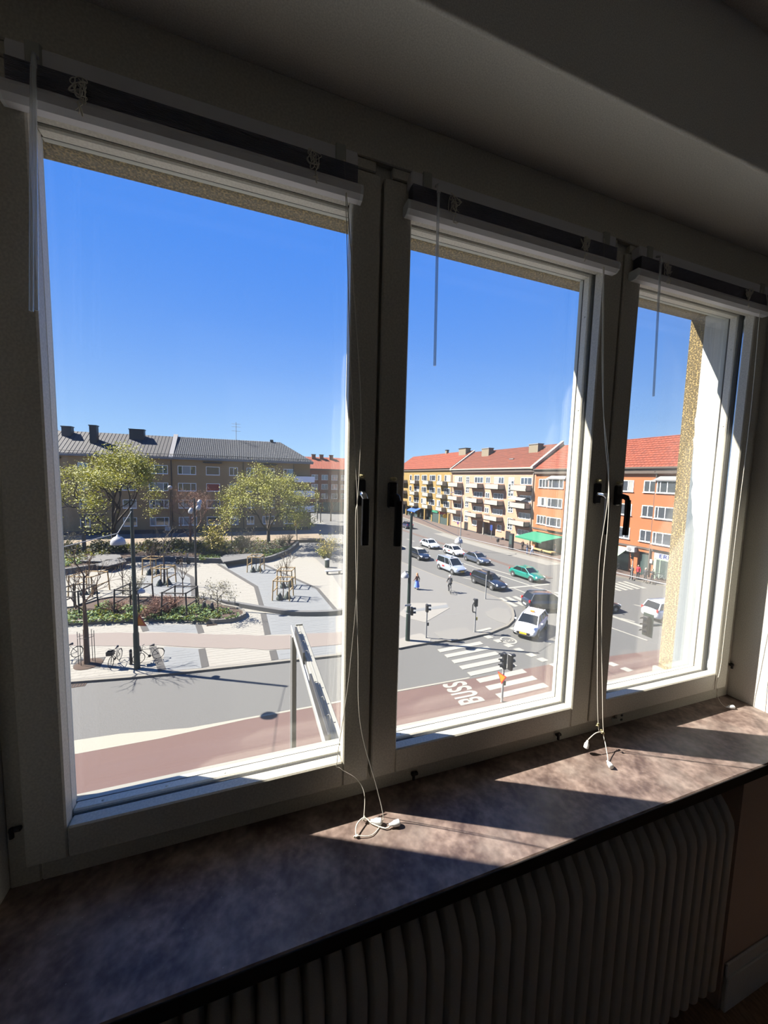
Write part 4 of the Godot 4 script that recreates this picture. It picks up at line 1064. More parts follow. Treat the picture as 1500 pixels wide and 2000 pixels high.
	gable_roof(ye, "roof", -122, -84.4, 14.9, 19.6, 12, 0.55, M.roof_red, 0.5, 0.6)
	chimney(ye, -88.6, -85.2, 17.6, 20.1, -5, 1.4, M.chimney, M.dark_metal)
	chimney(ye, -98.4, -97.6, 19.0, 20.4, -6, 0.7, M.chimney, M.dark_metal)
	var vr := [[11.5, 13.1], [8.1, 9.7], [4.7, 6.3]]
	for v in vr:
		for c in [[-110.6, -109.0, [1]], [-107.0, -103.4, [1.4, 1]], [-101.7, -98.3, [0.6, 1.4]], [-96.5, -93.0, [0.6, 1.4]], [-91.6, -89.8, [1, 1]], [-87.9, -84.8, [0.7, 1.4]]]:
			fwin(ye, c[0], c[1], v[0], v[1], c[2], 0.0, null, 1, false)
		for c in [[-116.5, -112.5], [-107.6, -103.9], [-98.6, -94.8], [-90.0, -86.6]]:
			balcony(ye, c[0], c[1], v[0] - 1.15, v[0] - 0.05, 1.3, M.balcony)
	obj("shop_front", MB.new().span(Vector3(-122, 0, -2.2), Vector3(-84.4, 3.0, -2.1)), M.shop_glass, ye)
	for i in 8: obj("pillar", MB.new().span(Vector3(-118 + i * 4.6, 0, -0.6), Vector3(-117.4 + i * 4.6, 3.2, 0)), M.yellow_wall, ye)
	obj("shop_glazing", MB.new().span(Vector3(-95, 0.1, -0.2), Vector3(-86, 2.7, -0.1)), M.shop_glass, ye)
	obj("shop_sign", MB.new().span(Vector3(-90, 2.7, -0.1), Vector3(-86.2, 3.3, 0.1)), M.sign_red, ye)
	obj("shop_sign", MB.new().span(Vector3(-94.5, 2.8, -0.1), Vector3(-91, 3.4, 0.1)), M.awning_green, ye)
	obj("round_sign", MB.new().lathe([Vector2(0, -0.06), Vector2(0.55, -0.06), Vector2(0.55, 0.06), Vector2(0, 0.06)], Vector3(-85.2, 2.6, 1.0), 14, Vector3(1, 0, 0)), M.sign_yellow, ye)
	var aw := MB.new()
	aw.quad(Vector3(-107.5, 2.3, 2.0), Vector3(-101.5, 2.3, 2.0), Vector3(-101.5, 3.2, 0.0), Vector3(-107.5, 3.2, 0.0)); aw.quad(Vector3(-107.5, 2.0, 2.0), Vector3(-101.5, 2.0, 2.0), Vector3(-101.5, 2.3, 2.0), Vector3(-107.5, 2.3, 2.0))
	obj("blue_awning", aw, M.awning_blue, ye)
	# pink house
	var pk := thing("pink_house", "pale pink plastered apartment house with angled cream balconies", "building", P(48.5, 0), fb)
	obj("wall", MB.new().span(Vector3(-84.2, 3.0, -12), Vector3(-54.6, 14.3, 0)).span(Vector3(-84.2, 0, -12), Vector3(-72.2, 3.0, 0)).span(Vector3(-65.4, 0, -12), Vector3(-54.6, 3.0, 0)).span(Vector3(-72.2, 0, -12), Vector3(-65.4, 3.0, -3.0)), M.pink_wall, pk)
	obj("passage_pillar", MB.new().tube([Vector3(-70.2, 0, -0.4), Vector3(-70.2, 3, -0.4)], 0.22, 8), M.balcony, pk)
	obj("cornice", MB.new().span(Vector3(-84.2, 13.75, 0), Vector3(-54.6, 14.35, 0.45)), M.soffit_brown, pk)
	obj("gutter", MB.new().span(Vector3(-84.2, 14.35, 0), Vector3(-54.6, 14.6, 0.7)), M.balcony, pk)
	gable_roof(pk, "roof", -84.0, -54.8, 14.6, 19.1, 12, 0.55, M.roof_brown, 0.5, 0.6)
	for u in [-83.85, -54.95]:
		var pw := MB.new()
		for s in [[-0.3, 0.3]]:
			pw.quad(Vector3(u - 0.3, 14.7, 0.75), Vector3(u + 0.3, 14.7, 0.75), Vector3(u + 0.3, 19.6, -6), Vector3(u - 0.3, 19.6, -6))
			pw.quad(Vector3(u + 0.3, 14.3, 0.75), Vector3(u + 0.3, 19.0, -6), Vector3(u + 0.3, 19.6, -6), Vector3(u + 0.3, 14.7, 0.75))
			pw.quad(Vector3(u - 0.3, 14.3, 0.75), Vector3(u - 0.3, 14.7, 0.75), Vector3(u - 0.3, 19.6, -6), Vector3(u - 0.3, 19.0, -6))
			pw.quad(Vector3(u - 0.3, 14.3, 0.76), Vector3(u + 0.3, 14.3, 0.76), Vector3(u + 0.3, 14.7, 0.76), Vector3(u - 0.3, 14.7, 0.76))
		obj("fire_wall", pw, M.balcony, pk)
	chimney(pk, -77.4, -74.6, 17.4, 19.4, -4.5, 1.3, M.chimney, M.cornice)
	chimney(pk, -61.3, -58.8, 17.0, 19.2, -4.5, 1.3, M.chimney, M.cornice)
	chimney(pk, -64.5, -63.4, 15.2, 16.4, -2.3, 0.7, M.chimney, M.cornice)
	for v in [[11.4, 12.75], [8.2, 9.4], [5.0, 6.15]]:
		for c in [[-82.6, -79.2, [1.4, 0.6, 0.6]], [-73.9, -70.6, [1, 1, 1]], [-69.5, -68.0, [1, 1]], [-66.6, -63.4, [1.2, 0.7, 0.7]], [-58.4, -55.4, [1, 1, 1.2]]]:
			fwin(pk, c[0], c[1], v[0], v[1], c[2], 0.0, null, 1, false)
	for c in [[-82.6, -79.2, [1, 1, 1]], [-73.9, -72.3, [1]], [-64.8, -63.5, [1]], [-58.5, -55.4, [1, 1, 1]]]:
		fwin(pk, c[0], c[1], 1.75, 2.95, c[2])
	for s in [[-77.4, -76.0, 9.0, 12.8], [-77.4, -76.0, 5.6, 8.0], [-77.4, -76.0, 2.3, 4.7], [-61.9, -60.3, 9.0, 12.7], [-61.7, -60.2, 5.8, 8.0], [-61.6, -60.1, 2.4, 4.7]]:
		fwin(pk, s[0], s[1], s[2], s[3], [1, 1], 0.0, null, 6 if s[3] - s[2] > 3 else 4, false)
	for v in [[10.15, 11.25], [6.9, 7.95], [3.65, 4.65]]:
		for c in [[-83.4, -78.9], [-75.0, -70.5], [-67.8, -63.2], [-59.6, -55.2]]:
			balcony(pk, c[0], c[1], v[0], v[1], 1.5, M.balcony)
	var pa := MB.new()
	pa.quad(Vector3(-60.0, 8.6, 1.5), Vector3(-56.3, 8.5, 1.5), Vector3(-56.3, 9.0, 0.2), Vector3(-60.0, 9.1, 0.2)); pa.quad(Vector3(-60, 8.55, 1.5), Vector3(-60, 9.05, 0.2), Vector3(-56.3, 8.95, 0.2), Vector3(-56.3, 8.45, 1.5))
	obj("balcony_canopy", pa, M.sign_white, pk)
	for c in [[-77.4, -75.9], [-62.0, -60.6]]:
		obj("entrance_door", MB.new().span(Vector3(c[0], 0.1, -0.05), Vector3(c[1], 2.1, 0.06)), M.dark_metal, pk)
	obj("plinth", MB.new().span(Vector3(-84.2, 0, 0), Vector3(-72.2, 0.4, 0.06)).span(Vector3(-65.4, 0, 0), Vector3(-54.6, 0.4, 0.06)), M.granite_dark, pk)
	for u in [-84.0, -55.0]: obj("downpipe", MB.new().tube([Vector3(u, 0, 0.15), Vector3(u, 13.8, 0.15)], 0.09, 6), M.balcony, pk)
	# orange house
	var og := thing("orange_house", "orange plastered corner house with a bay window and shops", "building", P(48.5, 0), fb)
	obj("wall", MB.new().span(Vector3(-54.6, 3.2, -12), Vector3(-24, 14.2, 0)).span(Vector3(-54.6, 0, -12), Vector3(-24, 3.2, -0.5)).span(Vector3(-54.6, 0, -0.5), Vector3(-53.6, 3.2, 0)).span(Vector3(-36.0, 0, -0.5), Vector3(-34.8, 3.2, 0)).span(Vector3(-33.2, 0, -0.5), Vector3(-32.7, 3.2, 0)), M.orange_wall, og)
	obj("cornice", MB.new().span(Vector3(-54.6, 13.4, 0), Vector3(-24, 14.05, 0.4)), M.soffit_brown, og)
	obj("gutter", MB.new().span(Vector3(-54.6, 14.05, 0), Vector3(-24, 14.25, 0.65)), M.soffit_brown, og)
	gable_roof(og, "roof", -54.4, -24, 14.2, 18.7, 12, 0.55, M.roof_red, 0.5, 0.6)
	obj("string_course", MB.new().span(Vector3(-54.6, 3.6, 0), Vector3(-24, 3.85, 0.12)), M.soffit_brown, og)
	for v in [[11.0, 12.5], [7.8, 9.3], [4.6, 6.1]]:
		fwin(og, -53.6, -51.3, v[0], v[1], [1, 1, 1])
		fwin(og, -50.8, -47.6, v[0], v[1], [0.7, 1.6, 0.8], 0.5)
		fwin(og, -46.2, -44.2, v[0], v[1], [1, 1])
		for u in [-43.0, -40.4, -37.7, -34.75]: fwin(og, u, u + 1.55, v[0], v[1], [1, 1])
		fwin(og, -32.75, -30.4, v[0], v[1], [0.4, 1, 1.2], 0.5)
		fwin(og, -29.6, -27.6, v[0], v[1], [1, 1])
	obj("bay", MB.new().span(Vector3(-51.0, 3.9, 0), Vector3(-47.3, 12.6, 0.5)), M.orange_wall, og)
	obj("bay", MB.new().span(Vector3(-32.95, 3.9, 0), Vector3(-30.2, 12.6, 0.5)), M.orange_wall, og)
	for c in [[-51.3, -47.1], [-33.2, -30.0]]:
		var br := MB.new()
		br.quad(Vector3(c[0], 12.6, 0.75), Vector3(c[1], 12.6, 0.75), Vector3(c[1] - 0.5, 13.1, 0.05), Vector3(c[0] + 0.5, 13.1, 0.05)); br.span(Vector3(c[0], 12.5, 0), Vector3(c[1], 12.62, 0.78))
		obj("bay_roof", br, M.cornice, og)
	obj("downpipe", MB.new().tube([Vector3(-33.15, 0, 0.15), Vector3(-33.15, 13.2, 0.15), Vector3(-33.3, 13.7, 0.4)], 0.1, 6), M.soffit_brown, og)
	obj("shop_front", MB.new().span(Vector3(-53.6, 0.2, -0.45), Vector3(-36.0, 3.0, -0.35)), M.shop_glass, og)
	obj("shop_front", MB.new().span(Vector3(-34.8, 0.1, -0.45), Vector3(-33.2, 3.2, -0.35)), M.shop_glass, og)
	obj("shop_front", MB.new().span(Vector3(-32.6, 0.4, -0.1), Vector3(-24, 2.9, 0.02)), M.shop_glass, og)
	obj("shop_frame", MB.new().span(Vector3(-32.65, 0, -0.1), Vector3(-32.3, 3.4, 0.06)).span(Vector3(-32.3, 2.6, -0.1), Vector3(-24, 2.75, 0.07)).span(Vector3(-31.9, 0.3, -0.05), Vector3(-31.8, 2.6, 0.06)), M.awning_pale, og)
	obj("shop_sign_board", MB.new().span(Vector3(-32.6, 2.75, 0.0), Vector3(-27.5, 3.5, 0.1)), M.sign_white, og)
	var tm := TextMesh.new(); tm.text = "ERIK"; tm.font_size = 64; tm.pixel_size = 0.01; tm.depth = 0.03
	var sf := SystemFont.new(); sf.font_names = PackedStringArray(["Droid Sans"]); sf.font_weight = 700
	tm.font = sf
	var to := inst("shop_lettering", tm, M.sign_blue, og, Vector3(-31.1, 2.88, 0.12))
	to.scale = Vector3(1.35, 1.05, 1)
	to.position.y += 0.24
	obj("entrance_door", MB.new().span(Vector3(-34.4, 0.1, -0.35), Vector3(-33.4, 2.9, -0.28)), M.shop_glass, og)
	obj("air_conditioner", MB.new().span(Vector3(-36.0, 3.0, 0.1), Vector3(-34.9, 3.7, 0.6)), M.sign_white, og)
	obj("fan_grille", MB.new().lathe([Vector2(0, 0), Vector2(0.27, 0), Vector2(0.27, 0.03), Vector2(0, 0.03)], Vector3(-35.6, 3.35, 0.6), 14, Vector3(0, 0, 1)), M.cornice, og)
	obj("parking_sign", MB.new().span(Vector3(-33.05, 2.0, 0.1), Vector3(-32.75, 2.5, 0.2)), M.sign_white, og)
	var ga := MB.new()
	ga.quad(Vector3(-55.3, 2.15, 3.2), Vector3(-48.8, 2.15, 3.2), Vector3(-47.3, 3.1, 0.1), Vector3(-54.0, 3.1, 0.1)); ga.quad(Vector3(-55.3, 1.9, 3.2), Vector3(-48.8, 1.9, 3.2), Vector3(-48.8, 2.15, 3.2), Vector3(-55.3, 2.15, 3.2))
	ga.quad(Vector3(-55.3, 2.1, 3.18), Vector3(-54.0, 3.05, 0.1), Vector3(-47.3, 3.05, 0.1), Vector3(-48.8, 2.1, 3.18))
	obj("green_awning", ga, M.awning_green, og)
	var pw2 := MB.new()
	pw2.quad(Vector3(-41, 2.3, 1.6), Vector3(-36.4, 2.3, 1.6), Vector3(-36.0, 3.4, 0.1), Vector3(-41, 3.4, 0.1)); pw2.quad(Vector3(-41, 2.0, 1.6), Vector3(-36.4, 2.0, 1.6), Vector3(-36.4, 2.3, 1.6), Vector3(-41, 2.3, 1.6))
	obj("pale_awning", pw2, M.awning_pale, og)

# ------------------------------------------------------------------ street furniture
func dome_lamp(parent: Node, at: Vector3, r: float) -> void:
	var o := obj("lamp_dome", MB.new().lathe([Vector2(r, -r * 0.35), Vector2(r * 1.02, -r * 0.1), Vector2(r * 0.92, r * 0.35), Vector2(r * 0.62, r * 0.72), Vector2(r * 0.2, r * 0.92), Vector2(r * 0.14, r * 1.15), Vector2(0, r * 1.2)], at, 16), M.lamp_white, parent)
	obj("lamp_glass", MB.new().lathe([Vector2(0, -r * 0.55), Vector2(r * 0.5, -r * 0.5), Vector2(r * 0.72, -r * 0.3)], at, 12), M.dark_metal, o)
func signal_head(parent: Node, at: Vector3, b: Basis, n := 3, s := 1.0) -> void:
	var h := Node3D.new(); h.name = "signal_head"; parent.add_child(h, true)
	h.transform = Transform3D(b.scaled(Vector3.ONE * s), at)
	obj("housing", MB.new().bar(Vector3(0, n * 0.15, 0), Vector3(0.18, n * 0.3, 0.28), 0.03), M.black, h)
	for k in n:
		var y := 0.15 + k * 0.3
		obj("lens", MB.new().lathe([Vector2(0, 0.02), Vector2(0.06, 0.015), Vector2(0.1, 0.0)], Vector3(0.09, y, 0), 10, Vector3.RIGHT), M.dark_metal, h)
		var v := MB.new()
		var rows := []
		for r in 2:
			var row := PackedVector3Array()
			for a in 9:
				var t := PI * a / 8.0
				row.push_back(Vector3(0.09 + r * 0.2, y + sin(t) * 0.115, cos(t) * 0.115))
			rows.append(row)
		v.grid(rows)
		obj("visor", v, M.black, h)
func signal_post(label: String, at: Vector3, hh: float, heads: Array, button_side := 0.0, loop := false, group := "") -> Node3D:
	var t := thing("traffic_signal", label, "traffic light", at)
	obj("pole", MB.new().lathe([Vector2(0.075, 0), Vector2(0.06, 0.15), Vector2(0.055, hh), Vector2(0, hh)], Vector3.ZERO, 10), M.pole_grey, t)
	for q in heads: signal_head(t, Vector3(q[1], q[0], q[2]), face(q[3], q[4]), q[5])
	if button_side != 0.0: obj("push_button_box", MB.new().bar(Vector3(button_side, 1.05, 0), Vector3(0.12, 0.24, 0.1), 0.02), M.sign_yellow if loop else M.black, t)
	if loop:
		var lp := MB.new().tube([Vector3(-0.05, 1.6, 0), Vector3(-0.24, 1.62, 0), Vector3(-0.28, 1.75, 0), Vector3(-0.28, 2.2, 0), Vector3(-0.22, 2.35, 0), Vector3(-0.05, 2.36, 0)], 0.045, 6)
		obj("support_loop", lp, M.dark_metal, t)
	return t
func triangle_sign(parent: Node, at: Vector3, b: Basis, s: float, down: bool) -> void:
	var k := -1.0 if down else 1.0
	for j in 2:
		var q := s * (1.0 if j == 0 else 0.74)
		var mb := MB.new()
		mb.xf = Transform3D(b * Basis(Vector3(0, 0, 1), Vector3(1, 0, 0), Vector3(0, 1, 0)), at)
		mb.prism(PackedVector2Array([Vector2(-q * 0.5, -q * 0.29 * k), Vector2(q * 0.5, -q * 0.29 * k), Vector2(0, q * 0.58 * k)]), 0.0 - j * 0.008, 0.02 + j * 0.008)
		obj("sign_plate" if j == 0 else "sign_field", mb, M.sign_red if j == 0 else M.sign_orange, parent)
func bicycle_parts(t: Node3D, m: Material, basket: bool) -> void:
	var wh := MB.new()
	var ringp := []
	for k in 21:
		var a := TAU * k / 20; ringp.append(Vector3(cos(a) * 0.33, sin(a) * 0.33, 0))
	wh.tube(ringp, 0.02, 5)
	for k in 6:
		var a := PI * k / 6; wh.tube([Vector3(cos(a), sin(a), 0) * 0.32, Vector3(cos(a), sin(a), 0) * -0.32], 0.004, 3)
	var wm := wh.mesh()
	inst("wheel", wm, M.tyre, t, Vector3(-0.52, 0.35, 0)); inst("wheel", wm, M.tyre, t, Vector3(0.54, 0.35, 0))
	var f := MB.new()
	f.tube([Vector3(-0.52, 0.35, 0), Vector3(-0.18, 0.85, 0), Vector3(-0.05, 0.30, 0), Vector3(-0.52, 0.35, 0)], 0.018, 5)
	f.tube([Vector3(-0.05, 0.30, 0), Vector3(0.36, 0.82, 0)], 0.02, 5); f.tube([Vector3(-0.15, 0.75, 0), Vector3(0.35, 0.86, 0)], 0.018, 5)
	f.tube([Vector3(0.54, 0.35, 0), Vector3(0.40, 0.72, 0), Vector3(0.33, 1.0, 0)], 0.018, 5)
	obj("frame", f, m, t)
	obj("saddle", MB.new().tube([Vector3(-0.32, 0.97, 0), Vector3(-0.22, 0.98, 0), Vector3(-0.05, 0.96, 0)], [0.08, 0.07, 0.03], 6), M.black, t)
	obj("handlebar", MB.new().tube([Vector3(0.18, 1.05, -0.28), Vector3(0.30, 1.06, -0.12), Vector3(0.32, 1.03, 0), Vector3(0.30, 1.06, 0.12), Vector3(0.18, 1.05, 0.28)], 0.016, 5), M.dark_metal, t)
	obj("crank", MB.new().lathe([Vector2(0, -0.02), Vector2(0.09, -0.02), Vector2(0.09, 0.02), Vector2(0, 0.02)], Vector3(-0.05, 0.3, 0.05), 10, Vector3.BACK).tube([Vector3(0.08, 0.2, 0.12), Vector3(-0.18, 0.4, -0.12)], 0.014, 4), M.dark_metal, t)
	obj("mudguard", MB.new().tube([Vector3(-0.88, 0.38, 0), Vector3(-0.78, 0.62, 0), Vector3(-0.52, 0.71, 0), Vector3(-0.28, 0.62, 0)], 0.02, 4), M.dark_metal, t)
	if basket:
		var bk := MB.new()
		bk.span(Vector3(0.42, 0.82, -0.18), Vector3(0.72, 0.84, 0.18)); bk.span(Vector3(0.42, 0.82, -0.18), Vector3(0.72, 1.06, -0.165)); bk.span(Vector3(0.42, 0.82, 0.165), Vector3(0.72, 1.06, 0.18)); bk.span(Vector3(0.705, 0.82, -0.18), Vector3(0.72, 1.06, 0.18)); bk.span(Vector3(0.42, 0.82, -0.18), Vector3(0.435, 1.06, 0.18))
		obj("basket", bk, M.dark_metal, t)
func bicycle(label: String, at: Vector3, dx: float, dz: float, m: Material, basket := false, group := "parked bicycles") -> Node3D:
	var t := thing("bicycle", label, "bicycle", at, face(dx, dz), group)
	bicycle_parts(t, m, basket)
	return t
func tree_guard(label: String, at: Vector3, m: Material, w: float, hh: float, group: String, bags: int) -> void:
	var t := thing("tree_guard", label, "tree guard", at, face(1, 0.35), group)
	for q in [[-1, -1], [1, -1], [1, 1], [-1, 1]]:
		obj("post", MB.new().tube([Vector3(q[0] * w * 1.08, 0, q[1] * w * 1.08), Vector3(q[0] * w, hh, q[1] * w)], 0.06, 6), m, t)
	for y in [hh - 0.08, hh * 0.45]:
		for k in 4:
			var a := Vector3(w, y, w).rotated(Vector3.UP, k * PI / 2) ; var b := Vector3(w, y, -w).rotated(Vector3.UP, k * PI / 2)
			if y < hh - 0.2 and k % 2: continue
			obj("rail", MB.new().tube([Vector3(a.x, y, a.z), Vector3(b.x, y, b.z)], 0.055, 5), m, t)
	for k in bags:
		var o := thing("watering_bag", "dark green watering bag in the " + label.replace("pale wooden ", ""), "bag", at + Vector3(-0.35 + k * 0.75, 0, 0.35 - k * 0.15), Basis.IDENTITY, "watering bags at young trees")
		obj("bag", MB.new().lathe([Vector2(0.34, 0), Vector2(0.36, 0.08), Vector2(0.24, 0.3), Vector2(0.13, 0.55), Vector2(0.05, 0.66), Vector2(0, 0.67)], Vector3.ZERO, 9), M.bag_green, o)
		obj("strap", MB.new().tube([Vector3(0.02, 0.62, 0), Vector3(0.12, 0.72, -0.05), Vector3(0.2, 0.66, -0.1)], 0.02, 4), M.black, o)

func build_street_things() -> void:
	var h := 0.12
	# tall lamp mast at the kerb of the square
	var p1 := thing("lamp_mast", "tall dark green lamp mast at the kerb with bicycles beside it", "lamp post", gp(268, 1306, h))
	obj("pole", MB.new().lathe([Vector2(0.17, 0), Vector2(0.16, 2.2), Vector2(0.13, 2.3), Vector2(0.09, 9.7), Vector2(0, 9.75)], Vector3.ZERO, 12), M.pole_green, p1)
	triangle_sign(p1, Vector3(0.22, 2.9, 0.05), face(0.32, -1), 0.8, false)
	dome_lamp(p1, Vector3(0.35, 4.75, 0.0), 0.2)
	obj("arm", MB.new().tube([Vector3(0, 4.95, 0), Vector3(0.35, 5.0, 0)], 0.035, 5), M.pole_green, p1)
	# green mast on the corner
	var p2 := thing("lamp_mast", "tall green lamp mast on the street corner beside the pedestrian signal", "lamp post", gp(796, 1251, h))
	obj("pole", MB.new().lathe([Vector2(0.17, 0), Vector2(0.16, 2.2), Vector2(0.13, 2.3), Vector2(0.09, 9.4), Vector2(0, 9.45)], Vector3.ZERO, 12), M.pole_green, p2)
	dome_lamp(p2, Vector3(-0.4, 4.9, 0.1), 0.28)
	obj("arm", MB.new().tube([Vector3(0, 5.15, 0), Vector3(-0.4, 5.22, 0.1)], 0.035, 5), M.pole_green, p2)
	obj("name_plate", MB.new().box(Vector3(-0.15, 2.75, 0.18), Vector3(0.5, 0.14, 0.03)), M.sign_white, p2)
	signal_head(p2, Vector3(0.27, 1.9, 0.0), face(1, 0.2), 2)
	obj("clamp", MB.new().lathe([Vector2(0.17, -0.03), Vector2(0.17, 0.03)], Vector3(0, 2.1, 0), 10), M.pole_grey, p2)
	# lamps hung on cables
	var la := thing("cable_lamp", "white dome lamp hung on a cable over the near street", "street lamp", P(-6.27, -22.4, 8.4))
	dome_lamp(la, Vector3.ZERO, 0.33)
	var top := gp(268, 1306, h) + Vector3(0, 9.6, 0) - la.position
	obj("cable", MB.new().tube([top, Vector3(0, 0.45, 0)], 0.02, 4).tube([Vector3(0, 0.45, 0), Vector3(-3.5, 0.9, 21.25)], 0.02, 4), M.pole_grey, la)
	var lb := thing("cable_lamp", "white dome lamp hung on a cable from the corner mast", "street lamp", P(15.1, -24.8, 7.3))
	dome_lamp(lb, Vector3.ZERO, 0.31)
	var top2 := gp(796, 1251, h) + Vector3(0, 9.3, 0) - lb.position
	obj("cable", MB.new().tube([top2, Vector3(0, 0.4, 0)], 0.02, 4).tube([Vector3(0, 0.4, 0), Vector3(-1.0, 1.4, 23.65)], 0.02, 4), M.pole_grey, lb)
	# slim mast with two spotlights on the square
	var p3 := thing("spot_mast", "slim dark mast with two white spotlights beside the planting bed", "lamp post", gp(384, 1188, h))
	obj("pole", MB.new().lathe([Vector2(0.1, 0), Vector2(0.09, 3), Vector2(0.065, 9.7), Vector2(0, 9.72)], Vector3.ZERO, 10), M.pole_dark, p3)
	for q in [[-0.35, 8.6, 0.1], [0.32, 9.3, 0.0], [0.25, 8.9, 0.15]]:
		var o := obj("spotlight", MB.new().lathe([Vector2(0, 0), Vector2(0.16, 0.02), Vector2(0.2, 0.25), Vector2(0.12, 0.5), Vector2(0, 0.52)], Vector3(q[0], q[1] - 0.2, q[2]), 10, Vector3(0.25, 1, -0.2).normalized()), M.lamp_white, p3)
		obj("bracket", MB.new().tube([Vector3(0, q[1] + 0.05, 0), Vector3(q[0], q[1] + 0.1, q[2])], 0.03, 4), M.pole_dark, o)
	# park lamps
	var q1 := thing("park_lamp", "slim park lamp with a flat pale square head by the granite wall", "lamp post", gp(453, 1080, 0.6))
	obj("pole", MB.new().tube([Vector3.ZERO, Vector3(0, 5.0, 0)], 0.07, 6), M.pole_dark, q1)
	obj("lamp_head", MB.new().bar(Vector3(0.35, 5.05, 0), Vector3(1.0, 0.16, 0.5), 0.03), M.lamp_white, q1)
	var q2 := thing("park_lamp", "dark angular park lamp with a long horizontal head", "lamp post", gp(165, 1080, 0.6))
	obj("pole", MB.new().bspan(Vector3(-0.2, 0, -0.15), Vector3(0.2, 5.4, 0.15), 0.02), M.pole_dark, q2)
	obj("lamp_head", MB.new().bar(Vector3(1.1, 5.3, 0), Vector3(2.9, 0.3, 0.4), 0.03), M.pole_dark, q2)
	for q in [[335, 1062, 8.7, "globe park lamp standing between the leafy tree and the bare tree"], [580, 1055, 7.4, "globe lamp standing at the corner of the brick block"]]:
		var l := thing("globe_lamp", q[3], "lamp post", gp(q[0], q[1], 0.6))
		obj("pole", MB.new().tube([Vector3.ZERO, Vector3(0, q[2], 0)], 0.07, 6), M.pole_dark, l)
		obj("globe", MB.new().lathe([Vector2(0, -0.36), Vector2(0.22, -0.3), Vector2(0.36, 0), Vector2(0.26, 0.26), Vector2(0, 0.36)], Vector3(0, q[2] + 0.3, 0), 12), M.lamp_white, l)
	# traffic signals
	signal_post("pedestrian signal on a grey post next to the green corner mast", gp(832, 1246, h), 2.0, [[2.0, 0.0, 0.0, 1, 0.15, 2]], 0.13)
	signal_post("grey signal post with a dark support loop and yellow button box", gp(927, 1234, h), 2.1, [[2.05, 0.0, 0.0, 0.1, -1, 2]], 0.13, true)
	signal_post("grey signal post standing beside the black wagon at the zebra", gp(948, 1170, h), 2.4, [[2.0, 0.2, 0.0, 0.2, -1, 3], [1.9, 0.5, 0.1, 1, 0, 2]])
	var s4 := signal_post("grey signal post with two heads and an orange yield triangle", gp(980, 1371, 0.0), 2.4, [[1.95, -0.06, 0.1, -1, -0.25, 3], [1.75, 0.42, 0.0, 1, -0.2, 3]], 0.12)
	triangle_sign(s4, Vector3(-0.12, 1.45, 0.06), face(-1, 0.12), 0.66, true)
	obj("sign_back", MB.new().bar(Vector3(-0.06, 1.5, 0.06), Vector3(0.05, 0.4, 0.05), 0.01), M.pole_grey, s4)
	signal_post("slim grey signal post at the zebra by the orange house", gp(1233, 1132, h), 3.3, [[2.6, -0.15, 0.0, -1, 0.1, 3]])
	var ms := thing("mast_signal", "three-light signal head hung from a mast arm near the stuccoed wall", "traffic light", P(21.2, -13.6, 0.0))
	obj("pole", MB.new().tube([Vector3(2.4, 0, 0), Vector3(2.4, 5.0, 0)], 0.09, 8), M.pole_green, ms)
	obj("arm", MB.new().tube([Vector3(2.4, 4.0, 0), Vector3(0.2, 4.15, 0)], 0.06, 6), M.pole_green, ms)
	signal_head(ms, Vector3(0.0, 3.75, 0), face(-1, -0.1), 3)
	obj("back_board", MB.new().bar(Vector3(0.12, 4.2, 0), Vector3(0.04, 1.15, 0.5), 0.01), M.pole_green, ms)
	var r := ray(1262, 1221); var tt := 23.0 / r.length()
	ms.position = CAM + r * tt - Vector3(0, 4.2, 0)
	ms.position.y = STREET
	var ph := (CAM + r * tt).y - STREET - 4.2
	for ch in ms.get_children(): ch.position.y += ph
	(ms.get_child(0) as MeshInstance3D).mesh = MB.new().tube([Vector3(2.4, -ph, 0), Vector3(2.4, 5.0, 0)], 0.09, 8).mesh()
	# far side
	var mm := thing("street_mast", "slim grey street lamp mast on the median beside the white hatchback", "lamp post", gp(898, 1076))
	obj("pole", MB.new().tube([Vector3.ZERO, Vector3(0, 9.6, 0)], [0.1, 0.06], 8), M.pole_grey, mm)
	obj("arm", MB.new().tube([Vector3(0, 9.5, 0), Vector3(-0.8, 9.9, 0.3), Vector3(-1.9, 9.9, 0.6)], 0.04, 5), M.pole_grey, mm)
	obj("lamp_head", MB.new().bar(Vector3(-2.2, 9.9, 0.7), Vector3(0.8, 0.12, 0.25), 0.03), M.lamp_white, mm)
	var bs := thing("blue_sign", "blue parking sign on a grey post before the pink house passage", "sign", gp(959, 1053, h))
	obj("post", MB.new().tube([Vector3.ZERO, Vector3(0, 2.9, 0)], 0.05, 6), M.pole_grey, bs)
	obj("plate", MB.new().bar(Vector3(-0.05, 2.35, 0), Vector3(0.05, 1.1, 0.75), 0.01), M.sign_blue, bs)
	var np := thing("round_sign", "round blue and red no parking sign by the pink house", "sign", gp(894, 1043, h))
	obj("post", MB.new().tube([Vector3.ZERO, Vector3(0, 2.5, 0)], 0.04, 6), M.pole_grey, np)
	obj("plate", MB.new().lathe([Vector2(0, -0.02), Vector2(0.36, -0.02), Vector2(0.36, 0.02), Vector2(0, 0.02)], Vector3(-0.06, 2.45, 0), 16, Vector3.RIGHT), M.sign_red, np)
	obj("plate_field", MB.new().lathe([Vector2(0, -0.03), Vector2(0.27, -0.03), Vector2(0.27, 0.03), Vector2(0, 0.03)], Vector3(-0.06, 2.45, 0), 16, Vector3.RIGHT), M.sign_blue, np)
	var ap := thing("advert_pillar", "tall dark advertising pillar on the brown sidewalk", "pillar", gp(998, 1073, h))
	obj("body", MB.new().bspan(Vector3(-0.2, 0, -0.45), Vector3(0.2, 2.8, 0.45), 0.03), M.dark_metal, ap)
	obj("poster", MB.new().bspan(Vector3(-0.23, 0.9, -0.36), Vector3(-0.2, 2.5, 0.36), 0.005), M.shop_glass, ap)
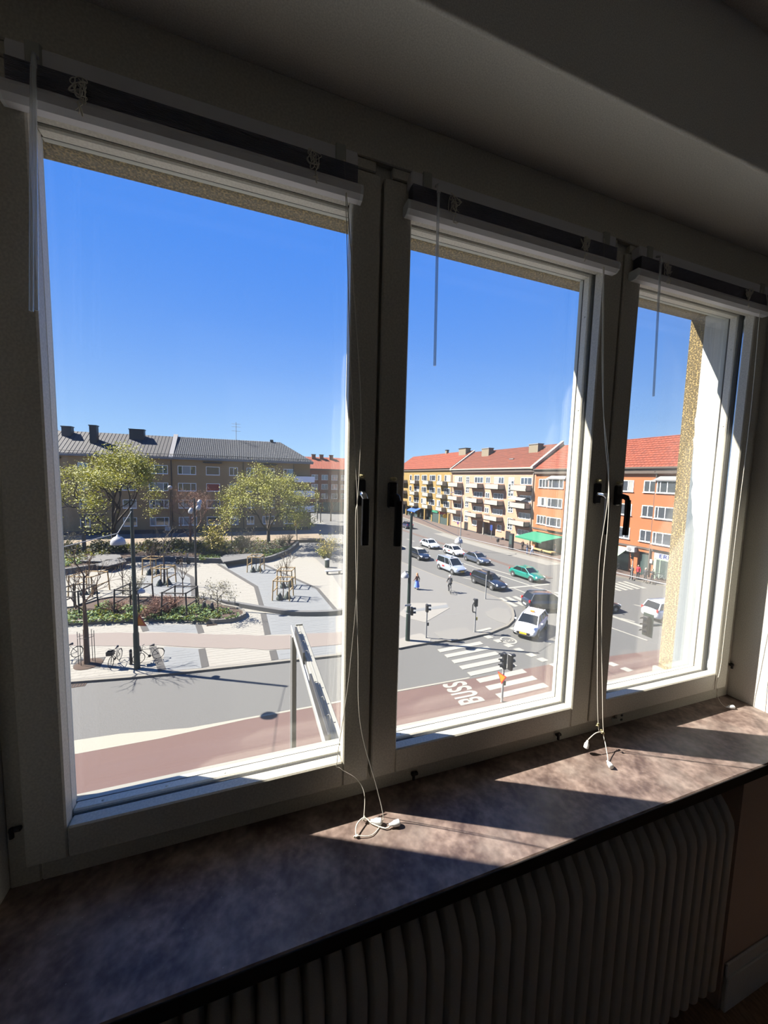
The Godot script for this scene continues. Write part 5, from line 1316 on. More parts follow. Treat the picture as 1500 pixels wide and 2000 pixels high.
	var lb2 := thing("litter_bin", "small dark litter bin on a post near the advertising pillar", "litter bin", gp(972, 1064, h))
	obj("bin", MB.new().lathe([Vector2(0.2, 0.55), Vector2(0.26, 0.6), Vector2(0.28, 1.1), Vector2(0.2, 1.15)], Vector3.ZERO, 10), M.dark_metal, lb2)
	obj("post", MB.new().tube([Vector3.ZERO, Vector3(0, 0.6, 0)], 0.05, 6), M.pole_grey, lb2)
	var ys := thing("shop_board", "yellow and orange sandwich board under the green awning", "sign", gp(1043, 1072, h))
	obj("panel", MB.new().bspan(Vector3(-0.06, 0.8, -0.5), Vector3(0.06, 2.0, 0.5), 0.01), M.sign_yellow, ys)
	obj("leg", MB.new().bspan(Vector3(-0.06, 0, -0.5), Vector3(0.06, 0.8, -0.4), 0.01), M.sign_orange, ys)
	obj("leg", MB.new().bspan(Vector3(-0.06, 0, 0.4), Vector3(0.06, 0.8, 0.5), 0.01), M.sign_orange, ys)
	for q in [[1052, 1078, "heap of pale vegetable crates before the shop with green awning"], [1072, 1083, "low table of produce before the shop with green awning"]]:
		var cr := thing("produce_stand", q[2], "stand", gp(q[0], q[1], h))
		obj("tray", MB.new().bspan(Vector3(-0.5, 0.35, -1.0), Vector3(0.5, 0.6, 1.0), 0.05), M.wood_pale, cr)
		for z in [-0.8, 0.8]: obj("trestle", MB.new().bspan(Vector3(-0.4, 0, z - 0.05), Vector3(0.4, 0.35, z + 0.05), 0.01), M.wood_dark, cr)
	# square
	var bn := thing("litter_bin", "dark green litter bin with a pale lid by the shrubs of the square", "litter bin", gp(639, 1108, h))
	obj("body", MB.new().lathe([Vector2(0.3, 0), Vector2(0.32, 1.0), Vector2(0, 1.0)], Vector3.ZERO, 12), M.bag_green, bn)
	obj("lid", MB.new().lathe([Vector2(0.34, 1.0), Vector2(0.34, 1.1), Vector2(0.15, 1.18), Vector2(0, 1.2)], Vector3.ZERO, 12), M.lamp_white, bn)
	var be := thing("bench", "pale stone bench at the edge of the square near the litter bin", "bench", gp(651, 1121, h))
	obj("seat", MB.new().bar(Vector3(0, 0.42, 0), Vector3(2.0, 0.12, 0.5), 0.02), M.lamp_white, be)
	for x in [-0.75, 0.75]: obj("leg", MB.new().bar(Vector3(x, 0.18, 0), Vector3(0.16, 0.36, 0.4), 0.02), M.dark_metal, be)
	var bb := thing("bollard", "short dark bollard between two parked bicycles", "bollard", gp(256, 1298, h))
	obj("post", MB.new().lathe([Vector2(0.08, 0), Vector2(0.08, 0.9), Vector2(0.05, 0.98), Vector2(0, 1.0)], Vector3.ZERO, 10), M.pole_dark, bb)
	obj("band", MB.new().lathe([Vector2(0.084, 0.75), Vector2(0.084, 0.82)], Vector3.ZERO, 10), M.pole_grey, bb)
	# railing along the seat wall
	var rl := thing("handrail", "low dark metal railing along the back of the planting bed", "railing")
	var rp := gline([384, 1172, 398, 1176, 412, 1178, 432, 1181, 459, 1186], h)
	var rt := []
	for p in rp: rt.append(Vector3(p.x, STREET + 0.95, p.y))
	obj("rail", MB.new().tube(rt, 0.03, 5), M.pole_dark, rl)
	for p in rp: obj("post", MB.new().tube([Vector3(p.x, STREET + h, p.y), Vector3(p.x, STREET + 0.95, p.y)], 0.035, 5), M.pole_dark, rl)
	# bicycles
	bicycle("black bicycle with a basket parked left of the bollard", gp(226, 1296, h), -0.15, 1, M.black, true)
	bicycle("black bicycle with a front basket parked behind the lamp mast", gp(291, 1291, h), -0.9, 0.35, M.black, true)
	bicycle("dark bicycle parked at the far edge beside the young street tree", gp(132, 1290, h), -0.6, 0.6, M.dark_metal)
	bicycle("pale bicycle leaning at the shop with blue lettering", P(47.6, -31.2, h), 0.1, 1, M.pole_grey)
	for k in 4:
		bicycle("dark bicycle in the row under the pale green awning", P(46.9, -38.6 + k * 0.75, h), 1, 0.3, M.dark_metal, false, "bicycles under the pale awning")
	# motor scooter by the granite wall
	var mo := thing("motor_scooter", "black scooter parked against the granite wall behind the yellow tree guards", "scooter", gp(358, 1102, h), face(1, 0.2))
	var mw := MB.new().lathe([Vector2(0.1, -0.06), Vector2(0.27, -0.06), Vector2(0.3, 0), Vector2(0.27, 0.06), Vector2(0.1, 0.06)], Vector3.ZERO, 12, Vector3.BACK).mesh()
	inst("wheel", mw, M.tyre, mo, Vector3(-0.65, 0.3, 0)); inst("wheel", mw, M.tyre, mo, Vector3(0.65, 0.3, 0))
	obj("body", MB.new().tube([Vector3(-0.95, 0.75, 0), Vector3(-0.6, 0.72, 0), Vector3(-0.1, 0.6, 0), Vector3(0.05, 0.4, 0), Vector3(0.35, 0.42, 0), Vector3(0.5, 0.8, 0), Vector3(0.48, 1.0, 0)], [0.12, 0.2, 0.2, 0.14, 0.14, 0.16, 0.08], 8), M.black, mo)
	obj("seat", MB.new().bar(Vector3(-0.45, 0.92, 0), Vector3(0.8, 0.12, 0.3), 0.04), M.rubber, mo)
	obj("handlebar", MB.new().tube([Vector3(0.4, 1.1, -0.33), Vector3(0.48, 1.12, 0), Vector3(0.4, 1.1, 0.33)], 0.025, 5), M.dark_metal, mo)
	obj("windshield", MB.new().box(Vector3(0.56, 1.2, 0), Vector3(0.03, 0.4, 0.4)), M.pole_grey, mo)
	# far street poles
	for q in [[620, 1015, "far dark traffic pole in the side street near the yellow sign"], [626, 1022, "far slim pole beside the verge of the side street"]]:
		var fp := thing("far_pole", q[2], "pole", gp(q[0], q[1]))
		obj("pole", MB.new().tube([Vector3.ZERO, Vector3(0, 5.2, 0)], 0.12, 6), M.pole_dark, fp)
		obj("head", MB.new().bar(Vector3(0, 4.6, 0), Vector3(0.7, 1.2, 0.4), 0.1), M.black, fp)
	var ysg := thing("yellow_sign", "round yellow sign at the corner of the brick block", "sign", P(17.2, -100, 0.12))
	obj("pole", MB.new().tube([Vector3.ZERO, Vector3(0, 6.6, 0)], 0.08, 6), M.pole_grey, ysg)
	obj("plate", MB.new().lathe([Vector2(0, -0.1), Vector2(0.7, -0.1), Vector2(0.7, 0.1), Vector2(0, 0.1)], Vector3(0, 6.6, 0), 14, Vector3.BACK), M.sign_yellow, ysg)
	var os := thing("warning_plate", "small orange plate on a grey post before the brick block door", "sign", gp(578, 1052, h))
	obj("post", MB.new().tube([Vector3.ZERO, Vector3(0, 3.3, 0)], 0.06, 6), M.pole_grey, os)
	obj("plate", MB.new().box(Vector3(-0.1, 2.9, 0.05), Vector3(0.3, 0.9, 0.05)), M.sign_orange, os)
	# tree guards
	for q in [[300, 1120, "pale wooden tree guard in front of the scooter"], [321, 1141, "pale wooden guard around the bare branching young tree"], [500, 1115, "pale wooden tree guard near the dark deck platform"], [553, 1168, "nearest pale wooden guard on the grey panel of the square"], [559, 1145, "pale wooden guard beside the dark band of the grey panel"], [175, 1158, "large pale wooden guard before the low deck platform"]]:
		tree_guard(q[2], gp(q[0], q[1], h + 0.02), M.wood_pale, 0.75 if q[0] > 200 else 1.05, 1.95, "pale wooden tree guards", 2)
	for q in [[150, 1195, "dark wooden guard at the end of the planting bed behind the street tree"], [263, 1192, "dark wooden guard in the bed behind the lamp mast"], [353, 1198, "dark wooden guard in the bed beside the spotlight mast"]]:
		tree_guard(q[2], gp(q[0], q[1], 0.34), M.wood_dark, 0.95, 2.1, "dark wooden tree guards", 0)
	for q in [[399, 1193], [414, 1196]]:
		var o := thing("watering_bag", "black watering bag standing in the planting bed by the railing", "bag", gp(q[0], q[1], 0.34), Basis.IDENTITY, "black bags in the bed")
		obj("bag", MB.new().lathe([Vector2(0.26, 0), Vector2(0.3, 0.1), Vector2(0.2, 0.45), Vector2(0.1, 0.8), Vector2(0, 0.85)], Vector3.ZERO, 9), M.black, o)
		obj("strap", MB.new().tube([Vector3(0, 0.8, 0), Vector3(0.1, 0.95, 0), Vector3(0.15, 0.8, 0)], 0.025, 4), M.pole_grey, o)

# ------------------------------------------------------------------ cars: local +x is forward
var wheel_mesh: Mesh
var rim_mesh: Mesh
func car(called: String, label: String, x: float, z: float, dx: float, dz: float, kind: String, paint: Material, roofm: Material = null, extra := {}) -> Node3D:
	var t := thing(called, label, "car", P(x, z), face(dx, dz))
	var L := 4.4; var W := 0.90; var H := 1.50
	var belt := 0.95; var hood := 0.93; var deck := 0.96
	var g: Array          # glasshouse: rear base, rear top, front top, front base
	match kind:
		"hatch": L = 4.2; H = 1.50; g = [-2.0, -1.55, 0.25, 1.05]
		"sedan": L = 4.6; H = 1.46; g = [-1.75, -1.05, 0.25, 1.05]; deck = 0.98
		"wagon": L = 4.7; H = 1.48; g = [-2.2, -1.85, 0.25, 1.05]
		"suv": L = 4.5; H = 1.68; belt = 1.08; hood = 1.02; deck = 1.1; g = [-2.05, -1.7, 0.2, 0.95]
		"van": L = 4.75; H = 1.86; W = 0.94; belt = 1.08; hood = 1.05; deck = 1.1; g = [-2.3, -2.15, 0.45, 1.35]
	var st := [[-L / 2, 0.42, deck - 0.22, 0.66], [-L / 2 + 0.06, 0.34, deck - 0.08, 0.78], [-L / 2 + 0.35, 0.26, deck, W * 0.97], [-L / 2 + 0.9, 0.22, deck, W], [-0.3, 0.22, belt, W], [0.6, 0.22, belt, W], [g[3], 0.22, hood + 0.01, W * 0.99], [L / 2 - 0.7, 0.23, hood - 0.09, W * 0.97], [L / 2 - 0.25, 0.26, hood - 0.2, W * 0.9], [L / 2 - 0.05, 0.32, hood - 0.32, W * 0.78], [L / 2, 0.38, hood - 0.42, W * 0.66]]
	var rows := []
	for s in st:
		var lo: float = s[1]; var tp: float = s[2]; var w: float = s[3]
		var half := [[0.0, lo], [0.75 * w, lo], [0.96 * w, lo + 0.08], [w, lo + 0.2], [w, lerpf(lo, tp, 0.62)], [0.97 * w, tp - 0.07], [0.86 * w, tp - 0.005], [0.45 * w, tp + 0.025]]
		var row := PackedVector3Array()
		for i in half.size(): row.push_back(Vector3(s[0], half[i][1], half[i][0]))
		row.push_back(Vector3(s[0], tp + 0.035, 0))
		for i in range(half.size() - 1, 0, -1): row.push_back(Vector3(s[0], half[i][1], -half[i][0]))
		rows.append(row)
	rows.reverse()
	var bm := MB.new().grid(rows, true)
	for e in [0, rows.size() - 1]:
		for j in range(1, rows[e].size() - 1):
			if e == 0: bm.tri(rows[e][0], rows[e][j], rows[e][j + 1])
			else: bm.tri(rows[e][0], rows[e][j + 1], rows[e][j])
	obj("body", bm, paint, t)
	# glasshouse and roof
	var wb := W * 0.90; var wt := W * 0.70
	var yb := belt - 0.02; var yt := H - 0.05
	var B := [Vector3(g[0], yb, wb * 0.94), Vector3(g[3], yb, wb * 0.94), Vector3(g[3] + 0.02, yb, -wb * 0.94), Vector3(g[0], yb, -wb * 0.94)]
	var Tt := [Vector3(g[1], yt, wt), Vector3(g[2], yt, wt), Vector3(g[2], yt, -wt), Vector3(g[1], yt, -wt)]
	var gm := MB.new()
	for i in 4: gm.quad(B[i], B[(i + 1) % 4], Tt[(i + 1) % 4], Tt[i])
	obj("windows", gm, M.car_glass, t)
	var rr := []
	for i in 7:
		var f := i / 6.0
		var xx := lerpf(g[2] + 0.06, g[1] - 0.06, f)
		var cr := 0.06 * sin(clampf(f, 0.02, 0.98) * PI)
		var row := PackedVector3Array()
		for j in 7:
			var u := -1.0 + j / 3.0
			row.push_back(Vector3(xx, yt + cr * (1.0 - u * u * 0.6) + (0.0 if absf(u) < 0.99 else -0.03), u * (wt + 0.03)))
		rr.append(row)
	var rm := MB.new().grid(rr)
	obj("roof", rm, roofm if roofm else paint, t)
	var pm := MB.new()
	for s in [1, -1]:
		var ib := [0, 1] if s == 1 else [3, 2]
		pm.tube([B[ib[0]], Tt[ib[0]] + Vector3(0, 0.01, 0)], 0.055, 5); pm.tube([B[ib[1]], Tt[ib[1]] + Vector3(0, 0.01, 0)], 0.045, 5)
		pm.tube([Tt[ib[0]], Tt[ib[1]]], 0.04, 5)
		for f in [0.52, 0.80 if kind != "van" else 0.2]:
			if kind == "sedan" and f == 0.80: continue
			pm.tube([B[ib[1]].lerp(B[ib[0]], 0.45 + (f - 0.52)), Tt[ib[1]].lerp(Tt[ib[0]], 0.42 + (f - 0.52))], 0.035, 4)
	obj("pillars", pm, paint, t)
	# wheels
	if wheel_mesh == null:
		wheel_mesh = MB.new().lathe([Vector2(0.2, -0.1), Vector2(0.3, -0.1), Vector2(0.33, -0.07), Vector2(0.33, 0.07), Vector2(0.3, 0.1), Vector2(0.2, 0.1)], Vector3.ZERO, 18, Vector3.BACK).mesh()
		var ri := MB.new()
		for s in [-1, 1]:
			for k in 5:
				var a := TAU * k / 5
				var d := Vector3(cos(a), sin(a), 0); var q := Vector3(-sin(a), cos(a), 0) * 0.045
				ri.quad(Vector3(0, 0, s * 0.09) - q, Vector3(0, 0, s * 0.09) + q, d * 0.21 + q + Vector3(0, 0, s * 0.085), d * 0.21 - q + Vector3(0, 0, s * 0.085))
		ri.lathe([Vector2(0.205, -0.088), Vector2(0.225, -0.095), Vector2(0.225, 0.095), Vector2(0.205, 0.088)], Vector3.ZERO, 18, Vector3.BACK)
		ri.lathe([Vector2(0, -0.095), Vector2(0.06, -0.09), Vector2(0.06, 0.09), Vector2(0, 0.095)], Vector3.ZERO, 10, Vector3.BACK)
		rim_mesh = ri.mesh()
	for xx in [-L / 2 + 0.82, L / 2 - 0.88]:
		for s in [-1, 1]:
			obj("wheel_arch", MB.new().lathe([Vector2(0.0, -0.004), Vector2(0.385, -0.004), Vector2(0.385, 0.01), Vector2(0.0, 0.01)], Vector3(xx, 0.36, s * (W - 0.002)), 18, Vector3.BACK * s), M.rubber, t)
			var w := inst("wheel", wheel_mesh, M.tyre, t, Vector3(xx, 0.33, s * (W - 0.07)))
			inst("rim", rim_mesh, M.rim, w)
	for s in [-1, 1]:
		var hl := MB.new(); hl.xf = Transform3D(Basis(Vector3.UP, -s * 0.42) * Basis(Vector3.BACK, -0.35), Vector3(L / 2 - 0.26, hood - 0.27, s * W * 0.72))
		hl.bar(Vector3.ZERO, Vector3(0.34, 0.15, 0.22), 0.05)
		obj("headlight", hl, M.head_light, t)
		var tl := MB.new(); tl.bar(Vector3(-L / 2 + 0.1, deck - 0.08, s * W * 0.80), Vector3(0.14, 0.26 if kind in ["suv", "van", "wagon"] else 0.2, 0.18), 0.03)
		obj("tail_light", tl, M.tail_light, t)
		var mi := MB.new(); mi.bar(Vector3(g[3] - 0.32, belt + 0.08, s * (W + 0.11)), Vector3(0.14, 0.14, 0.2), 0.04)
		obj("mirror", mi, paint, t)
	obj("grille", MB.new().bar(Vector3(L / 2 - 0.03, hood - 0.44, 0), Vector3(0.1, 0.2, 1.0), 0.03), M.black, t)
	obj("bumper_intake", MB.new().bar(Vector3(L / 2 - 0.02, 0.36, 0), Vector3(0.1, 0.1, 1.1), 0.03), M.black, t)
	var plm: Material = M.plate_yellow if extra.get("taxi", false) else M.plate_white
	obj("number_plate", MB.new().bar(Vector3(L / 2 + 0.03, 0.50, 0), Vector3(0.02, 0.12, 0.52), 0.004), plm, t)
	obj("number_plate", MB.new().bar(Vector3(-L / 2 - 0.01, 0.62, 0), Vector3(0.02, 0.12, 0.52), 0.004), plm, t)
	if extra.get("roof_sign", false): obj("roof_sign", MB.new().bar(Vector3(g[2] - 0.5, H + 0.07, 0), Vector3(0.16, 0.13, 0.34), 0.03), M.sign_orange if kind == "hatch" else M.lamp_white, t)
	if extra.get("logo", false):
		obj("door_logo", MB.new().bar(Vector3(-0.5 if kind == "van" else -0.1, 0.72, W + 0.004), Vector3(0.5, 0.2, 0.012), 0.003), M.sign_red, t)
	if kind in ["wagon", "suv", "van"]:
		var rb := MB.new()
		for s in [-1, 1]: rb.tube([Vector3(g[1] + 0.1, yt + 0.08, s * wt), Vector3(g[2] - 0.1, yt + 0.09, s * wt)], 0.02, 4)
		obj("roof_rails", rb, M.chrome, t)
	return t
func paintm(c: Color, metal := 0.2) -> StandardMaterial3D:
	return mat(c, 0.22, "", 1.0, {"metallic": metal, "clearcoat_enabled": true, "clearcoat": 1.0, "clearcoat_roughness": 0.05})
func build_cars() -> void:
	var white := paintm(C(186, 188, 192), 0.0); var black := paintm(C(24, 26, 30)); var silver := paintm(C(150, 158, 168), 0.4)
	car("taxi", "white taxi hatchback with a yellow roof sign turning at the crossing", 21.35, -23.55, -0.83, 0.55, "hatch", white, null, {"taxi": true, "roof_sign": true})
	car("dark_suv", "dark grey suv with red tail light crossing behind the taxi", 26.5, -27.3, 1.0, 0.22, "suv", paintm(C(44, 48, 54)))
	car("dark_car", "black car with white plate crossing ahead of the dark suv", 31.0, -25.7, 1.0, 0.1, "hatch", black)
	car("black_wagon", "black station wagon waiting at the stop line beside the signal post", 25.75, -35.5, 0.1, 1, "wagon", black)
	car("silver_van", "silver passenger van with a red door logo behind the black wagon", 25.0, -42.6, 0.08, 1, "van", silver, null, {"logo": true, "taxi": true, "roof_sign": true})
	car("black_hatchback", "black hatchback with a cream roof behind the silver van", 24.35, -50.9, 0.05, 1, "hatch", black, paintm(C(214, 208, 186), 0.0))
	car("silver_car", "silver car half hidden behind the corner mast", 23.6, -60.0, 0.02, 1, "hatch", silver)
	car("silver_coupe", "pale silver sedan driving alone behind the white hatchback", 30.0, -58.8, 0.05, 1, "sedan", paintm(C(176, 184, 194), 0.3))
	car("white_hatchback", "white hatchback with red door lettering in the queue", 31.0, -52.2, 0.06, 1, "hatch", white, null, {"logo": true})
	car("blue_sedan", "dark slate blue sedan in front of the white hatchback", 31.45, -46.4, 0.08, 1, "sedan", paintm(C(62, 70, 84), 0.3))
	car("green_sedan", "teal green sedan waiting at the stop line", 32.45, -37.0, 0.1, 1, "sedan", paintm(C(18, 112, 98), 0.3))
	car("far_car", "dark blue car far up the street near the yellow house", 36.2, -83.5, 0.02, -1, "suv", paintm(C(36, 40, 64)))
	car("white_car", "white car passing behind the mast signal by the stuccoed wall", 35.6, -22.3, 1, 0.1, "suv", white)

# ------------------------------------------------------------------ plants
func grow(mb: MB, p: Vector3, d: Vector3, L: float, r: float, depth: int, spread: float, q: RandomNumberGenerator, tips: Array, up := 0.15) -> void:
	var side := Vector3(q.randf_range(-1, 1), q.randf_range(-0.4, 0.6), q.randf_range(-1, 1)) * 0.16
	var m := p + (d + side) * L * 0.5
	var e := p + (d + Vector3(0, up * 0.4, 0)).normalized() * L
	mb.tube([p, m, e], [r, r * 0.85, r * 0.68], 5 if depth > 1 else 3)
	if depth <= 1: tips.append([m, e])
	if depth == 0: return
	var n := 3 if q.randf() < 0.7 else 2
	for k in n:
		var a := TAU * (k + q.randf()) / n
		var s := d.cross(Vector3(sin(a), 0.3, cos(a))).normalized()
		var nd := (d * (1.0 - spread * 0.4) + s * spread * q.randf_range(0.7, 1.2) + Vector3(0, up, 0)).normalized()
		grow(mb, e if k > 0 else m.lerp(e, 0.7), nd, L * q.randf_range(0.62, 0.82), r * 0.62, depth - 1, spread, q, tips, up)
func leaves(tips: Array, per: int, spread: float, size: float, q: RandomNumberGenerator) -> MB:
	var mb := MB.new()
	for t in tips:
		for k in per:
			var c: Vector3 = t[0].lerp(t[1], q.randf_range(0.1, 1.15)) + Vector3(q.randfn(), q.randfn() * 0.7, q.randfn()) * spread
			leaf(mb, c, size * q.randf_range(0.6, 1.3), q)
	return mb
func leaf(mb: MB, c: Vector3, s: float, q: RandomNumberGenerator) -> void:
	var b := Basis.from_euler(Vector3(q.randf_range(-0.9, 0.9), q.randf() * TAU, q.randf_range(-0.9, 0.9)))
	var u := b.x * s * 0.5; var v := b.z * s * 0.32; var w := b.y * s * 0.1
	mb.tri(c - u, c - v + w, c + u); mb.tri(c - u, c + u, c + v + w)
func tree(called: String, label: String, at: Vector3, trunk: float, L: float, r: float, depth: int, spread: float, bark: Material, leafm: Material, per: int, lsp: float, lsize: float, seed: int, group := "", up := 0.15, thin := 0.6) -> Node3D:
	var q := RandomNumberGenerator.new(); q.seed = seed
	var t := thing(called, label, "tree", at, Basis.IDENTITY, group)
	var tips := []
	var tr := MB.new().tube([Vector3(0, -0.05, 0), Vector3(0.03, trunk * 0.5, 0.02), Vector3(0, trunk, 0)], [r * 1.25, r * 0.95, r * minf(0.9, thin * 1.6)], 8)
	obj("trunk", tr, bark, t)
	var br := MB.new()
	for k in 4:
		var a := TAU * (k + q.randf() * 0.5) / 4
		grow(br, Vector3(0, trunk * q.randf_range(0.7, 1.0), 0), Vector3(sin(a) * spread, 0.9, cos(a) * spread).normalized(), L, r * thin, depth, spread, q, tips, up)
	grow(br, Vector3(0, trunk, 0), Vector3(0.05, 1, 0), L, r * minf(0.7, thin * 1.6), depth, spread, q, tips, up)
	obj("branches", br, bark, t)
	if per > 0:
		var f := obj("foliage", leaves(tips, per, lsp, lsize, q), leafm, t)
		f.set_meta("kind", "stuff")
	return t
func shrub(called: String, label: String, at: Vector3, w: float, hh: float, bark: Material, leafm: Material, n: int, lsize: float, seed: int, group := "") -> void:
	var q := RandomNumberGenerator.new(); q.seed = seed
	var t := thing(called, label, "shrub", at, Basis.IDENTITY, group)
	var st := MB.new(); var lf := MB.new()
	for k in 26:
		var a := q.randf() * TAU; var f := sqrt(q.randf())
		var e := Vector3(cos(a) * w * f, hh * q.randf_range(0.55, 1.0) * (1.0 - 0.35 * f * f), sin(a) * w * f)
		var m := Vector3(e.x * 0.35, e.y * 0.55, e.z * 0.35)
		st.tube([Vector3(e.x * 0.1, 0, e.z * 0.1), m, e], [0.03, 0.022, 0.01], 3)
		for j in 4: st.tube([m.lerp(e, 0.2 + j * 0.2), m.lerp(e, 0.4 + j * 0.2) + Vector3(q.randfn(), q.randf(), q.randfn()) * 0.16 * hh], 0.009, 3)
		for j in int(n / 26.0):
			leaf(lf, m.lerp(e, q.randf_range(0.0, 1.1)) + Vector3(q.randfn(), q.randfn(), q.randfn()) * 0.12 * hh, lsize * q.randf_range(0.6, 1.3), q)
	obj("stems", st, bark, t)
	if n > 0:
		var o := obj("foliage", lf, leafm, t); o.set_meta("kind", "stuff")
func build_plants() -> void:
	tree("leafy_tree", "large yellow-green tree before the long brick block under its chimneys", gp(222, 1070, 0.6), 3.2, 4.2, 0.30, 4, 0.72, M.bark, M.leaf_spring, 50, 0.62, 0.27, 11, "", 0.10, 0.55)
	tree("leafy_tree", "yellow-green tree before the balconies end of the brick block", gp(524, 1062, 0.6), 2.6, 3.7, 0.28, 4, 0.74, M.bark, M.leaf_spring, 46, 0.56, 0.26, 12, "", 0.08, 0.5)
	tree("bare_tree", "reddish bare budding tree between the two yellow-green trees", gp(372, 1064, 0.6), 1.6, 2.7, 0.22, 5, 0.66, M.bud_red, M.bud_red, 4, 0.22, 0.12, 13, "", 0.12, 0.4)
	tree("bare_tree", "grey bare young tree with up-swept twigs in a pale guard", gp(321, 1141, 0.14), 3.2, 1.5, 0.10, 3, 0.6, M.bark_grey, M.bud_olive, 0, 0.1, 0.1, 14, "", 0.2, 0.3)
	tree("street_tree", "young brown-stemmed street tree inside a steel rod guard", gp(170, 1297, 0.14), 4.4, 1.15, 0.14, 3, 0.6, M.bark_brown, M.bud_olive, 0, 0.1, 0.1, 15, "", 0.15, 0.3)
	tree("weeping_birch", "small weeping tree with fine hanging leaves at the tip of the bed", gp(425, 1204, 0.34), 1.5, 0.75, 0.045, 3, 0.75, M.bark, M.bud_olive, 7, 0.22, 0.11, 16, "", -0.25)
	tree("far_tree", "bare tree at the verge of the side street", gp(646, 1018), 3.0, 2.6, 0.16, 3, 0.6, M.bark, M.bud_olive, 0, 0.1, 0.1, 17)
	for q in [[240, 1160, 18, "thin bare sapling rising from the bed behind the lamp mast"], [357, 1166, 19, "thin bare sapling rising from the guard by the spotlight mast"], [500, 1112, 20, "thin sapling in the pale guard near the dark deck"], [553, 1166, 21, "tall thin sapling in the nearest pale guard of the square"], [560, 1142, 22, "tall thin sapling in the pale guard by the dark band"], [298, 1118, 23, "thin sapling in the pale guard before the scooter"], [174, 1156, 24, "thin sapling in the large pale guard"], [148, 1190, 25, "bare sapling in the dark guard at the end of the bed"]]:
		tree("sapling", q[3], gp(q[0], q[1], 0.3 if q[1] > 1158 and q[0] < 400 else 0.14), 1.9, 0.85, 0.045, 2, 0.5, M.bark_brown, M.bud_olive, 2, 0.12, 0.08, q[2], "saplings", 0.3)
	# steel guard around the street tree
	var sg := thing("steel_tree_guard", "thin dark steel rod guard around the brown street tree", "tree guard", gp(170, 1297, 0.14))
	for k in 6:
		var a := TAU * k / 6
		obj("rod", MB.new().tube([Vector3(cos(a) * 0.42, 0, sin(a) * 0.3), Vector3(cos(a) * 0.42, 2.1, sin(a) * 0.3)], 0.018, 4), M.pole_dark, sg)
	var hp := []
	for k in 13: hp.append(Vector3(cos(TAU * k / 12) * 0.42, 1.75, sin(TAU * k / 12) * 0.3))
	obj("hoop", MB.new().tube(hp, 0.015, 4), M.pole_dark, sg)
	var tp := thing("tree_pit", "dark square grate around the foot of the street tree", "tree grate", Vector3.ZERO)
	obj("grate", MB.new().prism(gpoly([142, 1301, 150, 1289, 206, 1283, 195, 1303, 146, 1306], 0.14), STREET + 0.1, STREET + 0.155), M.pave_dark, tp)
	obj("soil", MB.new().lathe([Vector2(0.75, 0.0), Vector2(0.7, 0.05), Vector2(0, 0.07)], gp(173, 1297, 0.14), 14), M.soil, tp)
	shrub("shrub", "yellow flowering round shrub right of the spotlight mast", gp(415, 1082, 0.6), 2.5, 4.9, M.bud_olive, M.leaf_yellow, 1500, 0.26, 31)
	shrub("shrub", "grey-brown bare shrub beside the slim park lamp", gp(482, 1076, 0.6), 2.4, 4.0, M.bark_grey, M.bud_olive, 260, 0.15, 32)
	shrub("shrub", "olive shrub leaning over the wall by the litter bin", gp(643, 1092, 0.12), 2.2, 4.0, M.bud_olive, M.leaf_yellow, 600, 0.2, 33)
	shrub("shrub", "low yellow-green shrub at the bend of the park path", gp(632, 1090, 0.12), 1.3, 1.6, M.bud_olive, M.leaf_spring, 500, 0.2, 34)
	shrub("shrub", "pale brown bare shrub at the end of the dark deck platform", gp(130, 1082, 0.6), 2.2, 4.2, M.bud_olive, M.bud_olive, 300, 0.16, 35)
	for q in [[300, 1204, 36, 1.1], [325, 1196, 37, 1.3], [338, 1190, 38, 1.2], [288, 1208, 39, 0.8], [224, 1196, 40, 1.0], [312, 1190, 41, 1.2]]:
		shrub("red_shrub", "reddish-brown bare shrub in the middle of the planting bed", gp(q[0], q[1], 0.34), q[3], q[3] * 1.25, M.bud_red, M.bud_red, 320, 0.10, q[2], "red shrubs in the bed")
	for q in [[255, 1160, 42]]:
		shrub("shrub", "fine-twigged olive shrub behind the lamp mast", gp(262, 1172, 0.34), 1.3, 2.8, M.bud_olive, M.bud_olive, 420, 0.12, q[2])
	for q in [[470, 1082, 43], [550, 1066, 44], [565, 1062, 45]]:
		shrub("thin_shrub", "thin leafless shrub on the park bed behind the curved wall", gp(q[0], q[1], 0.6), 1.0, 2.2, M.bark, M.bud_olive, 80, 0.1, q[2], "thin shrubs behind the curved wall")
	# ground cover
	ground_cover("bed_greens", "low green perennials covering the planting bed", gpoly([44, 1222, 132, 1219, 224, 1215, 300, 1211, 410, 1215, 462, 1210, 470, 1202, 440, 1192, 400, 1180, 340, 1192, 280, 1190, 210, 1180, 150, 1194, 44, 1206], 0.34), 0.34, 0.5, 5200, 0.22, M.ground_leaf, 51)
	ground_cover("park_greens", "dark evergreen ground cover on the park bed", wpoly([-44, -53, -24, -52.5, -20.1, -54.5, -17.0, -61, -11.9, -59, -7.2, -57.5, -3.5, -56, 2.0, -55.5, 5.0, -60, 6.6, -66, -44, -67]), 0.6, 1.1, 7000, 0.36, M.leaf_dark, 52)
	ground_cover("spring_bulbs", "bright green bulb leaves along the curved granite wall", gpoly([470, 1092, 516, 1090, 548, 1078, 570, 1068, 560, 1068, 520, 1078, 470, 1086], 0.6), 0.6, 0.35, 1500, 0.26, M.leaf_green, 53)
	ground_cover("bulb_leaves", "bright green leaves under the yellow shrub", gpoly([388, 1094, 432, 1092, 430, 1084, 390, 1086], 0.6), 0.6, 0.4, 700, 0.26, M.leaf_green, 55)
	ground_cover("corner_greens", "green plants beside the low deck platform", gpoly([100, 1112, 150, 1104, 168, 1098, 150, 1093, 100, 1094], 0.6), 0.6, 0.5, 1100, 0.3, M.leaf_green, 54)
